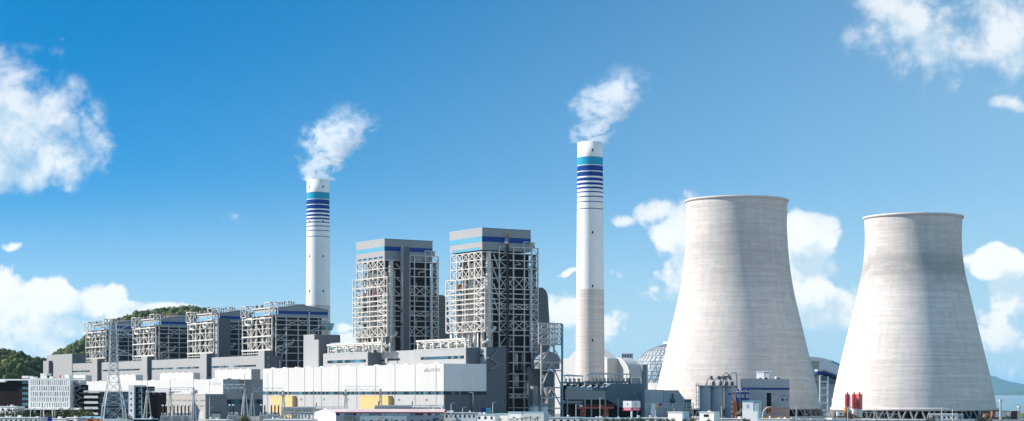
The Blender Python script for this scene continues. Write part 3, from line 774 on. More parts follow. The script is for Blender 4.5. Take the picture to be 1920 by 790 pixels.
# ------------------------------------------------ bunker bay of the right half
def right_bay():
    t = fthing('bunker_bay', 'pale grey bunker bay with window slots above the roof of the white turbine hall', 'building', H)
    x0 = hw+.02; x1 = x0+12.1; zt = H.zz(651, x0, 0)
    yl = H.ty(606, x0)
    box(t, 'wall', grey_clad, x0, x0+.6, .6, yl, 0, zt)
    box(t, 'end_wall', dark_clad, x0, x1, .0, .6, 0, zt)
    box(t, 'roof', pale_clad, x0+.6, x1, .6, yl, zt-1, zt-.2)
    box(t, 'far_wall', dark_clad, x0+.6, x1, yl-.6, yl, 0, zt-1)
    xb = x0-8.5
    def block(pa, pb, top, wins):
        y0, y1 = H.ty(pa, xb), H.ty(pb, xb); z1 = H.zz(top, xb, y0); zb = hz-1
        o = box(t, 'heater_block', grey_clad, xb, x0, y0+.4, y1, zb, z1)
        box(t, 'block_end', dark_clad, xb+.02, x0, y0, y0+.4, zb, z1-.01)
        box(o, 'parapet', pale_clad, xb-.15, xb+.4, y0-.1, y1, z1, z1+.35)
        for a, b, p, q in wins:
            s0, s1 = H.ty(a, xb), H.ty(b, xb); zz0, zz1 = H.zz(q, xb, s0), H.zz(p, xb, s0)
            ws = box(o, 'window_slot', glass_d, xb-.05, xb+.05, s1, s0, zz0, zz1)
            panes(t, 'L', xb-.05, s0, s1, zz0+.1, zz1-.1, 3.2, GL, d=.08)
        return y0, y1, z1
    b2 = block(874, 776, 653, [(870, 789, 667, 672.5)])
    b1 = block(690, 609, 661, [(686, 614, 674, 679.5)])
    for a, b, p, q in ((908, 895, 665, 669.5), (750, 726, 672, 676), (721, 713, 674, 678)):
        s0, s1 = H.ty(a, x0), H.ty(b, x0)
        zz0, zz1 = H.zz(q, x0, s0), H.zz(p, x0, s0)
        panes(t, 'L', x0-.05, s0, s1, zz0, zz1, 3.0, GL, d=.08)
    # zig-zag stair on the dark end wall
    xs = [H.tx(p) for p in (934, 918, 934, 920)]; zs = [H.zz(p, x0+6, 0) for p in (655, 672, 683, 692)]
    for i in range(3): bar(t, 'stair_flight', dgrey_r, (xs[i], -.7, zs[i]), (xs[i+1], -.7, zs[i+1]), .4, .7)
    for i in (1, 3): box(t, 'stair_landing', dgrey_r, xs[i]-1.5, xs[i]+1, -1.2, -.1, zs[i]-.3, zs[i]+.5)
    # tall stair block at the far end
    F2 = Frame(597, H.w(x0, H.ty(597, x0-2))[1])
    s = fthing('stair_tower', 'plain grey stair tower between the left boiler houses and the white hall', 'tower', F2)
    a = F2.ty(569); b = F2.tx(606)
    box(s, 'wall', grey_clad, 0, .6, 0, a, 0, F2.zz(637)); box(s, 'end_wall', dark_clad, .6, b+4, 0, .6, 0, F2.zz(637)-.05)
    box(s, 'core', grey_clad, .6, b+4, .6, a, 0, F2.zz(637)-.6)
    y0 = F2.ty(589); box(s, 'upper_wall', grey_clad, .05, .6, y0, a-.05, F2.zz(637), F2.zz(627, 0, y0)); box(s, 'upper_end_wall', dgrey_r, .6, F2.tx(638, y0), y0, y0+.6, F2.zz(642, 4, y0), F2.zz(627, 0, y0)-.1)
    box(s, 'upper_core', dgrey_r, .6, F2.tx(638, y0), y0+.6, a-.1, F2.zz(642, 4, y0), F2.zz(627, 0, y0)-.3)
    g = 'rooftop pipe racks'
    r = fthing('pipe_rack', 'white rooftop pipe rack at the foot of the nearer boiler tower', 'pipework', H, g)
    pipe_rack(r, xb+1.5, b2[0]+3, b2[1]-2, b2[2]-.2, 5.0, 6)
    r = fthing('pipe_rack', 'white rooftop pipe rack at the foot of the farther boiler tower', 'pipework', H, g)
    pipe_rack(r, xb+1.5, b1[0]-14, b1[1]-2, b1[2]-.2, 5.4, 6)
right_bay()

# ------------------------------------------------ the two tall boiler towers
def big_boiler(spec, label, group='tall tower boilers'):
    fr = Frame(spec['corner'], spec['Y'])
    t = fthing('boiler_tower', label, 'boiler house', fr, group)
    zL = lambda py, px=None: fr.zz(py, 0, fr.ty(px) if px else 0)
    a = fr.ty(spec['pl']); b = fr.tx(spec['pr'])
    zt = fr.zz(spec['top']); zp = fr.zz(spec['pbot'])
    # closed top casing
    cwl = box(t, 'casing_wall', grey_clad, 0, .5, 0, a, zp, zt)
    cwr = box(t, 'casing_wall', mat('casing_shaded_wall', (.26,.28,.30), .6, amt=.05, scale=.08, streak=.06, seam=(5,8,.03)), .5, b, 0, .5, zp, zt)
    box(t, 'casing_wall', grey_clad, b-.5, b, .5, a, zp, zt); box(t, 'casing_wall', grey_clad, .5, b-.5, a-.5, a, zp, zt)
    box(t, 'casing_roof', dgrey_r, .5, b-.5, .5, a-.5, zt-1.2, zt-.6)
    box(t, 'casing_floor', slab_m, .5, b-.5, .5, a-.5, zp+.1, zp+.6)
    box(t, 'coping', dgrey_r, -.12, b+.1, -.12, .3, zt, zt+.35); box(t, 'coping', pale_clad, -.12, .3, .3, a, zt, zt+.35)
    s0, s1 = fr.zz(spec['stripe'][1]), fr.zz(spec['stripe'][0])
    box(cwl, 'stripe', cyan_p, -.06, .02, .02, a-.02, s0, s1)
    box(cwr, 'stripe', blue_p, -.06, b-.02, -.06, .02, s0, s1)
    if spec.get('line'):
        l0, l1 = fr.zz(spec['line'][1]), fr.zz(spec['line'][0]); box(cwl, 'stripe', cyan_p, -.05, .02, a*.06, a*.92, l0-.3, l1+.3)
    if spec.get('slots'):
        for i in range(5):
            y = a*(.06+.186*i); box(cwl, 'louvre', glass_b, -.05, .02, y, y+a*.14, zp+1.0, zp+2.1)
    # boiler body, floors and hidden plant
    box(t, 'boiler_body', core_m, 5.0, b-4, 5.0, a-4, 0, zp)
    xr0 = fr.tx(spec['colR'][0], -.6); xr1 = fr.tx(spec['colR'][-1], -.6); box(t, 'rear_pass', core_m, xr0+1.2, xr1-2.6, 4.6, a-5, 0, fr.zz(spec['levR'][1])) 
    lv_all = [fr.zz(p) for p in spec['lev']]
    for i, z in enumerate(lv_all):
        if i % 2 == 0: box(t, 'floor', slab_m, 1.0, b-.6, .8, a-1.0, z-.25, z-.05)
    # lit side
    cl = [fr.ty(p) for p in spec['colL']]
    lvL = [z for z in lv_all if z > fr.zz(spec['lbot'])-.2]
    zbase = fr.zz(660)
    lvu = sorted(lvL)
    n = len(lvu)
    steel_face(t, 'L', .3, cl, lvu, steel, .68, .5, .36, z0=zbase, xrows=(0, n-2, n-4), zcols=(0, len(cl)-2))
    # broader outer frame on the lower two thirds
    xw = -1.6; w0, w1 = fr.ty(spec['wide'][1], xw), fr.ty(spec['wide'][0], xw)
    lvw = [z for z in lvu if z < fr.zz(spec['wtop'])+.4]
    cw = [w0]+[c+(.15) for c in cl[1:-1]]+[w1]
    steel_face(t, 'L', xw, [w0, w0+(w1-w0)*.26, w0+(w1-w0)*.5, w0+(w1-w0)*.74, w1], lvw, steel, .56, .44, .32, z0=lvw[0], xrows=(0,), kcols=(0, 3), zcols=())
    for z in lvw:
        for y in (w0, w1): bar(t, 'tie', steel, (xw, y, z), (2.5, y, z), .5)
    rod(t, 'edge_rail', steel, (xw, w1+.4, lvw[0]), (xw, w1+.4, lvw[-1]), .3)
    # inside pipes and ducts behind the lit lattice
    for i in range(14):
        y = a*(i+.5)/14; x = rnd(1.6, 4.2); zz0 = rnd(zbase, zbase+12)
        rod(t, 'riser_pipe', random.choice((pipe_m, pipe_g, pipe_m)), (x, y, zz0), (x, y, zz0+rnd(18, 44)), rnd(.4, .95))
    for i in range(40):
        y = rnd(1, a-7); x = rnd(1.6, 4.5); z = rnd(zbase+2, zp-5)
        tube(t, 'bent_pipe', random.choice((pipe_m, pipe_g)), [(x, y, z-rnd(2,5)), (x, y, z), (x, y+rnd(3,7), z), (x+1, y+rnd(3,7), z+rnd(2,5))], rnd(.3,.6))
    for i in range(30):
        y = rnd(1.5, a-6); z = random.choice(lvu[:-1])
        box(t, 'duct_box', random.choice((grey_clad, dgrey_r, rust, core_m)), 2.2, 4.9, y, y+rnd(2,5), z+.3, z+rnd(2,4.5))
    # below the lattice: pipe forest standing on the bay roof
    for i in range(16):
        y = a*rnd(0,1); x = rnd(-1, 4)
        tube(t, 'down_pipe', pipe_m, [(x, y, lvw[0]+rnd(0,2)), (x, y, zbase+rnd(1,4)), (x-rnd(0,2), y-rnd(1,4), zbase+rnd(.5,3))], rnd(.35,.7))
    # corner bay on the shaded side with the tall white pipe
    xr = fr.tx(spec['colR'][0])
    xp = fr.tx(spec['pipe'])
    rod(t, 'main_steam_pipe', pipe_m, (xp, 1.2, zbase), (xp, 1.2, zp-.5), 1.45, 'drum')
    rod(t, 'steam_pipe', pipe_g, (xp+2.6, 2.2, zbase), (xp+2.6, 2.2, zp-6), .8, 'drum')
    for i, z in enumerate(lvu):
        bar(t, 'beam', steel, (0, .2, z), (xr, .2, z), .55)
    zq = fr.zz(spec['pipe_end'])
    tube(t, 'blowdown_pipe', pipe_m, [(xp+3.2, -.8, zq+9), (xp+1.6, -.8, zq+7.0), (xp-.6, -1.2, zq+6), (xp-1.4, -1.4, zq+1.2), (xp-5, -1.6, zq)], .95)
    for k in range(4):
        za = zp-2-k*8; bar(t, 'brace', steel, (xp+2.5, .1, za), (xr, .1, za-8.5), .5)
    # shaded frame
    cr = [fr.tx(p, -.6) for p in spec['colR']]
    lr = sorted(fr.zz(p) for p in spec['levR'])
    xrow = [i for i in range(len(lr)-1) if any(abs(lr[i+1]-fr.zz(p)) < .6 for p in spec['xtop'])]
    low = spec.get('rlow', 0)
    steel_face(t, 'R', -.6, cr, lr, steel2 if spec.get('dimR') else steel,   .62, .48, .34, z0=low, xrows=xrow, kcols=(len(cr)-2,)+tuple(spec.get('kR', ())))
    for z in lr[::2]: box(t, 'floor', slab_m, cr[0], cr[-1], -.3, 4.5, z-.3, z-.1)
    for i in range(14):
        x = rnd(cr[0]+1, cr[-1]-1); z = rnd(zbase, lr[-1]-6)
        tube(t, 'bent_pipe', random.choice((pipe_g, steel2)), [(x, 1.5, z-rnd(2,6)), (x, 1.5, z), (min(cr[-1]-.5, x+rnd(2,5)), 1.8, z), (min(cr[-1]-.5, x+rnd(2,5)), 3, z+2)], rnd(.3,.5))
    xk = cr[-2]-1.2; rod(t, 'riser_pipe', pipe_g, (xk, -1.3, zbase), (xk, -1.3, lr[-4]), .75, 'drum')
    # plant on the top deck of the shaded frame
    x0, x1 = cr[-3], cr[-1]
    for x in (x0, (x0+x1)/2, x1-2): bar(t, 'deck_post', steel, (x, 0, lr[-1]), (x, 0, lr[-1]+3), .4)
    box(t, 'deck_roof', steel, x0-.3, x1-1.6, -.5, 3.5, lr[-1]+2.9, lr[-1]+3.3)
    drum(t, 'deck_tank', pipe_m, x0+1.6, 1.2, lr[-1]+.3, lr[-1]+2.4, 1.1)
    drum(t, 'safety_vent', pipe_m, x0+4.5, .8, lr[-1]+3.2, lr[-1]+6.5, .6)
    box(t, 'deck_cabin', pale_clad, x0+5.4, x1-2, .5, 3, lr[-1]+.3, lr[-1]+2.6)
    # white sheeting on the far right edge
    box(t, 'side_sheet', white_clad, cr[-1]-.5, cr[-1]-.2, .6, 5.0, lr[-7], lr[-2])
    return t, fr, cr, lr, a, b, zt, zp
LV2 = [472,486.5,501.5,521,540.5,549.5,560,568.5,579,589,602.6,621.6]
T2 = big_boiler(dict(corner=904, Y=985, pl=843, pr=995, top=428, pbot=468.5, stripe=(443,453), line=(464.5,467.5), lev=LV2, lbot=622,
     colL=[902.5,890,879,867,856.6,845.5], wide=(837,909.5), wtop=507, pipe=918, pipe_end=644, colR=[936,951,962.6,983,997,1008.5],
     levR=[461,473,486,501,518,540.5,549.5,559,569,578,588,601,618,628,649,659,680,701,715,727,745,765], xtop=(518,569,601), dimR=False, kR=(0,)),
     'nearer tall boiler tower with slim cyan line, steel lattice down to the ground')
T1 = big_boiler(dict(corner=721, Y=1078, pl=668, pr=811, top=448.5, pbot=487, stripe=(462,470), slots=True, lev=[487.5,503,520,537,554,564,573,583,592,601,612,631], lbot=632,
     colL=[720,708,699,689,680,668.5], wide=(662,726), wtop=521, pipe=735, pipe_end=651, colR=[768,777,797.5,810,821.5],
     levR=[477,489,502,517,535,553,563,573,582,591,601,612,629,644], xtop=(535,582,612), rlow=25),
     'farther tall boiler tower with louvre slots and a pale lift shaft on its shaded side')
def lift_shaft():
    t, fr = T1[0], T1[1]
    x0, x1 = fr.tx(755, -5), fr.tx(768, -5)
    y1 = fr.ty(751, x0)
    box(t, 'lift_shaft', grey_clad, x0, x0+.4, -5, y1, 20, fr.zz(462, x0, -5)); box(t, 'lift_shaft', dark_clad, x0+.4, x1, -5, -4.5, 20, fr.zz(462, x0, -5)-.05)
    box(t, 'lift_shaft', dark_clad, x0+.4, x1, -4.5, y1, 20, fr.zz(462, x0, -5)-.3)
    for p in (560, 585, 610): box(t, 'landing_window', glass_d, x0-.04, x0+.02, -4.3, -2.5, fr.zz(p), fr.zz(p-4))
lift_shaft()
def hoist():
    fr = T2[1]; x = fr.tx(952, -2.4); zt = fr.zz(433)
    t = fthing('hoist_mast', 'thin dark construction hoist mast with a blue and white cage on the nearer boiler tower', 'hoist', fr)
    dk = mat('mast_dark', (.045,.022,.022), .6, amt=.3)
    for dx in (-.45, .45):
        for dy in (-2.8, -1.9): bar(t, 'mast_rail', dk, (x+dx, dy, 0), (x+dx, dy, zt-7), .28)
    n = 60
    for i in range(n):
        z = (zt-7)*i/n; bar(t, 'rung', dk, (x-.45, -2.8, z), (x+.45, -2.8, z+(zt-7)/n), .18)
    bar(t, 'mast_tip', red_m, (x, -2.3, zt-7), (x, -2.3, zt), .7)
    box(t, 'cage', wht, x-1.9, x-.6, -3.2, -1.8, fr.zz(455), fr.zz(451)); box(t, 'cage_top', mat('cage_blue', (.05,.22,.55), .5), x-1.9, x+.3, -3.3, -1.7, fr.zz(451), fr.zz(447.5))
    box(t, 'cage_roof', wht, x-1.6, x-.9, -3.0, -2.0, fr.zz(447.5), fr.zz(446))
hoist()
# coal bunker casings standing behind each boiler tower
def rear_casing(fr, p0, p1, p2, top, cham, bot, label):
    y = 4.0
    x0, x1, x2 = fr.tx(p0, y), fr.tx(p1, y), fr.tx(p2, y)
    z1 = fr.zz(top, x1, y); zc = fr.zz(cham, x1, y); zb = fr.zz(bot, x1, y)
    t = fthing('coal_bunker_casing', label, 'building', fr, 'coal bunker casings')
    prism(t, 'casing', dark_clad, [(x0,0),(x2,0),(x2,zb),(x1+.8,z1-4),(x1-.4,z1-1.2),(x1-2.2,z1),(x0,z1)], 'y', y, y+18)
    box(t, 'coping', dgrey_r, x0, x1-2.4, y-.1, y+.6, z1, z1+.35)
    for i in range(6): box(t, 'wall_rib', dgrey_r, x0+.3, x1-.6, y-.12, y, zb+(z1-6-zb)*i/6, zb+(z1-6-zb)*i/6+.25)
rear_casing(T2[1], 1000, 1025, 1031, 541, 548, 612, 'slate coloured bunker casing rising behind the nearer boiler tower')
rear_casing(T1[1], 815, 838, 844, 555, 562, 640, 'slate coloured bunker casing in the gap between the two boiler towers')

# low gear at the foot of the nearer boiler tower, right of the dark end wall
def boiler_foot():
    fr = T2[1]
    t = fthing('duct_section', 'pale grey panel duct with four dark openings inside the boiler steelwork', 'duct', fr)
    x0, x1 = fr.tx(953, -1.4), fr.tx(995, -1.4); z0, z1 = fr.zz(747), fr.zz(738)
    box(t, 'duct', pale_clad, x0, x1, -1.4, .4, z0, z1)
    for i in range(4):
        xa = x0+(x1-x0)*(.02+.26*i); box(t, 'opening', black_m, xa, xa+(x1-x0)*.12, -1.45, -1.3, z0+.9, z1-.9)
    for i, (p, q, w) in enumerate(((966,672,9),(980,672,8),(990,700,9),(966,712,12),(985,730,9))):
        v = fthing('process_vessel', ['grey upright vessel on the upper deck inside the boiler frame, left of its twin','grey upright vessel on the upper deck inside the boiler frame, right of its twin','grey vessel at mid height near the right side of the boiler frame','wide dark grey vessel at mid height in the boiler frame','grey vessel low down behind the panel duct'][i], 'vessel', fr, 'vessels inside the boiler frame')
        x = fr.tx(p, 2.5); z = fr.zz(q); r = w*.29/2
        drum(v, 'shell', pipe_g, x, 2.0, z-3.6, z+2.4, r); drum(v, 'top_cone', pipe_g, x, 2.0, z+2.4, z+4, r, 'cone')
        for k in (-1, 1): bar(v, 'leg', steel2, (x+k*r*.8, 2.0, z-6), (x+k*r*.8, 2.0, z-3.6), .35)
    for i, p in enumerate((1001, 1019)):
        Y = 968; f2 = Frame(p, Y, 0)
        v = fthing('settling_tank', ['squat beige round tank at the foot of the boiler frame, left one','squat beige round tank at the foot of the boiler frame, right one'][i], 'tank', f2, 'squat beige tanks')
        r = (9.5-i*1.5)*Y/F; drum(v, 'tank_wall', wht2, 0, 0, 0, wz(762, Y), r); drum(v, 'tank_roof', beige, 0, 0, wz(762, Y), wz(760.5, Y), r+.15); drum(v, 'roof_hub', steel2, 0, 0, wz(760.5, Y), wz(758.5, Y), .5)
boiler_foot()
# steel frame with hoppers right of the boiler tower
def hopper_frame():
    fr = Frame(1015, 975)
    t = fthing('hopper_frame', 'open steel frame with grey hoppers right of the nearer boiler tower', 'steel frame', fr)
    x0, x1 = 0, fr.tx(1053.5); top = fr.zz(607)
    xm = fr.tx(1027); xq = fr.tx(1010)
    lv = [fr.zz(p) for p in (607, 616, 625, 635, 645)]
    steel_face(t, 'R', 0, [xq, xm, xm+(x1-xm)*.33, xm+(x1-xm)*.66, x1-.4], lv, steel2, .5, .45, .3, z0=fr.zz(645), xrows=(0,1,2,3))
    steel_face(t, 'R', 6, [xq, xm, (xm+x1)/2, x1-.4], lv, steel2, .45, .4, .28, z0=fr.zz(645), xrows=(0,2))
    bar(t, 'corner_column', mat('teal_column_paint', (.10,.27,.36), .5, amt=.1), (x1, -.3, 0), (x1, -.3, top), .85)
    bar(t, 'top_beam', steel2, (fr.tx(1008), 0, top+.2), (x1, 0, top+.2), .6)
    for p in (646, 680, 695, 727, 746, 766): bar(t, 'beam', steel2, (x0, 0, fr.zz(p)), (x1, 0, fr.zz(p)), .7)
    for x in (x0, xm+6): bar(t, 'column', steel2, (x, 3.0 if x else 0, 0), (x, 3.0 if x else 0, fr.zz(645)), .75)
    mid = (x0+x1)/2
    box(t, 'back_sheet', dgrey_r, x0, x1-1, 13, 13.4, 0, fr.zz(690))
    for a, b in ((646, 680), (680, 727), (727, 766)):
        bar(t, 'brace', steel2, (x0, -.1, fr.zz(b)), (mid, -.1, fr.zz(a)), .5); bar(t, 'brace', steel2, (x1, -.1, fr.zz(b)), (mid, -.1, fr.zz(a)), .5)
    xc = fr.tx(1037); w = 5.2
    n = 10; arc = [(xc-6.2+math.cos(math.pi*k/n)*6.5*-1+6, fr.zz(681)+math.sin(math.pi*k/n)*6.2) for k in range(n+1)]
    hm = mat('hopper_grey', (.26,.27,.28), .6, amt=.12, scale=.2, streak=.15)
    prism(t, 'vessel_roof', hm, arc, 'y', 2.5, 12)
    box(t, 'vessel', hm, xc-6.4, xc+6, 2.6, 12, fr.zz(692), fr.zz(681))
    drum(t, 'hopper_drum', dark_clad, xc, 6, fr.zz(727), fr.zz(698), 3.6); drum(t, 'hopper_cap', dark_clad, xc, 6, fr.zz(698), fr.zz(692), 3.6, 'cone')
    lathe(t, 'hopper_cone', hm, [(1.5,fr.zz(746)),(3.0,fr.zz(731)),(3.0,fr.zz(727))], 20, xc, 4)
    drum(t, 'lower_tank', hm, xc, 4, 0, fr.zz(746), 2.1)
    drum(t, 'lower_tank', hm, x0-2, 4, 8, fr.zz(724), 2.0)
    tube(t, 'bent_pipe', pipe_g, [(x0-1,1,4),(x0-1,1,9),(x0+4,1,9),(x0+4,1,5)], .35)
hopper_frame()

# ================================================================== left half: halls, bay and four boiler houses
L1 = Frame(418, 1180)
def left_hall():
    t = fthing('turbine_hall', 'far long white turbine hall with slate end wall, left of the nearer white hall', 'turbine hall', L1)
    a = L1.ty(112); b = L1.tx(497); zt = L1.zz(711)
    box(t, 'upper_wall', white_clad, 0, .5, 0, a, 8, zt); box(t, 'lower_wall', wht2, .02, .5, .5, a, 0, 8)
    zs = L1.zz(748)
    box(t, 'end_wall', mat('slate_end_cladding', (.30,.33,.35), .6, amt=.05, scale=.06, streak=.06, seam=(5,8,.02)), .5, b, 0, .5, zs, zt)
    box(t, 'lower_end_wall', blue_clad, .5, b, .05, .5, 0, zs)
    panes(t, 'R', .05, 1, b-1, zs-3.2, zs-.6, 2.4, [glass_b, glass_t, glass_d], name='window_pane')
    box(t, 'roof', wht, .5, b, .5, a, zt-1, zt-.3); box(t, 'back_wall', grey_clad, b-.5, b, .5, a, 0, zt-1)
    for i in range(9):
        y = a*(i+.5)/9; box(t, 'roof_ventilator', wht, 1.0, 4, y-2.4, y+2.4, zt-.3, zt+.45)
    for i in range(3):
        x = b*(.12+.28*i); box(t, 'roof_louvre', glass_d, x, x+2.4, .1, 1.2, zt-.3, zt+.55)
    # faint sign
    y = L1.ty(405); z0 = L1.zz(722, 0, y)
    for k in range(5):
        p = 398+k*3.6; s0, s1 = L1.ty(p), L1.ty(p+2.6)
        for (u0, v0, u1, v1) in ((0,0,1,.14),(0,.86,1,1),(.1,0,.25,1),(.7,.1,.85,.9)):
            if random.random() < .85: box(t, 'sign_stroke', mark_m, -.06, 0, s0+(s1-s0)*u0, s0+(s1-s0)*u1, z0+1.6*v0, z0+1.6*v1)
    mesh(t, 'emblem_peak', mark_m, [(-.06,L1.ty(396),z0),(-.06,L1.ty(392),z0),(-.06,L1.ty(394),z0+2.2),(0,L1.ty(396),z0),(0,L1.ty(392),z0),(0,L1.ty(394),z0+2.2)], [(0,1,2),(3,5,4),(0,3,4,1),(1,4,5,2),(2,5,3,0)])
    for i, (p, q, r, py) in enumerate(((471,403,488,692.5),(362,300,375,699),(254,201,268,703),(160,131,172,704))):
        xb = 12.0
        s0, s1 = L1.ty(p, xb), L1.ty(q, xb)
        f2 = Frame(p, L1.w(xb, s0)[1], A, zt-.3)
        rb = fthing('rooftop_block', ['white rooftop block nearest the right end of the far white hall','white rooftop block second from the right end of the far white hall','white rooftop block third from the right end, behind the transmission tower','white rooftop block at the left end of the far white hall'][i], 'rooftop block', f2, 'white rooftop blocks')
        h = wz(py, f2.o[1])-zt+.3; dx = f2.tx(r)
        box(rb, 'wall', white_clad, 0, .4, 0, s1-s0, 0, h); box(rb, 'end_wall', grey_clad, .4, dx, 0, .4, 0, h-.02); box(rb, 'roof', wht, .4, dx, .4, s1-s0, h-.9, h-.3); box(rb, 'back_wall', grey_clad, dx-.4, dx, .4, s1-s0, 0, h-.9)
        for k in range(5): box(rb, 'roof_ventilator', wht, .6, 2, (s1-s0)*(k+.4)/5, (s1-s0)*(k+.7)/5, h-.3, h+.4)
left_hall()
BY = Frame(484, 1262)
def left_bay():
    t = fthing('bunker_bay', 'grey bunker bay with four square pylons in front of the left boiler houses', 'building', BY)
    zt = BY.zz(667); a = BY.ty(97)
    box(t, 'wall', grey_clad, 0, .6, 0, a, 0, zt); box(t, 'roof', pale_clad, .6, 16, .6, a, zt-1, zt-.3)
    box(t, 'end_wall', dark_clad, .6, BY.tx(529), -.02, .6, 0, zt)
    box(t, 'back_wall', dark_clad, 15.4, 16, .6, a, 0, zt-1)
    for (p, q) in ((484,495.5),(375.5,387),(265,275.5),(172,182)):
        xp = -3.2; y1, y0 = BY.ty(p, xp), BY.ty(q, xp)
        ztop = BY.zz({484:657.5,375.5:663,265:668.5,172:673}[p], xp, y0)
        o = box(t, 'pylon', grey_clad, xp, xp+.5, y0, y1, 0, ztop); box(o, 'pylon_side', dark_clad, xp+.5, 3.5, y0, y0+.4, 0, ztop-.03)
        box(o, 'pylon_core', grey_clad, xp+.5, 3.5, y0+.4, y1, 0, ztop-.2)
        for k in range(5): box(o, 'pylon_window', glass_b, xp+2.2, xp+3.6, y0-.05, y0+.02, ztop-6-k*5.5, ztop-3.6-k*5.5)
    for a0, b0 in ((480,438),(429,397),(373,330),(325,284),(262,220),(214,193),(168,135),(130,98)):
        s0, s1 = BY.ty(a0), BY.ty(b0); z1 = BY.zz(684, 0, 0)*1.0
        z0, z1 = BY.zz(687.5), BY.zz(684)
        box(t, 'window_slot', glass_d, -.04, .02, s0, s1, z0, z1); panes(t, 'L', -.05, s0, s1, z0+.1, z1-.1, 4.0, GL, d=.08)
    # higher end block on the far left
    s0, s1 = BY.ty(135, -.5), BY.ty(88, -.5); ze = BY.zz(663.5, 0, s0)
    box(t, 'end_block', grey_clad, -.5, 0, s0, s1, zt-16, ze); box(t, 'end_block_side', dark_clad, 0, BY.tx(161, s0), s0, s0+.5, zt-1, ze-.03); box(t, 'end_block_roof', grey_clad, 0, BY.tx(161, s0), s0+.5, s1, ze-1, ze-.4)
    s2, s3 = BY.ty(91, -4), BY.ty(81, -4)
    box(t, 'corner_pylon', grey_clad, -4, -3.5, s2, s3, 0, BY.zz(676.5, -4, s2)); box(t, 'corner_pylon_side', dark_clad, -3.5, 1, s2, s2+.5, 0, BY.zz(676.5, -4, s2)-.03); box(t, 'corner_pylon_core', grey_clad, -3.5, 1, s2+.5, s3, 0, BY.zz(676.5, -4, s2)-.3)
    # slim poles on the roof
    for p in (524,): 
        x = BY.tx(p); rod(t, 'roof_mast', wht, (x, -.5, 10), (x, -.5, BY.zz(676)), .25)
left_bay()

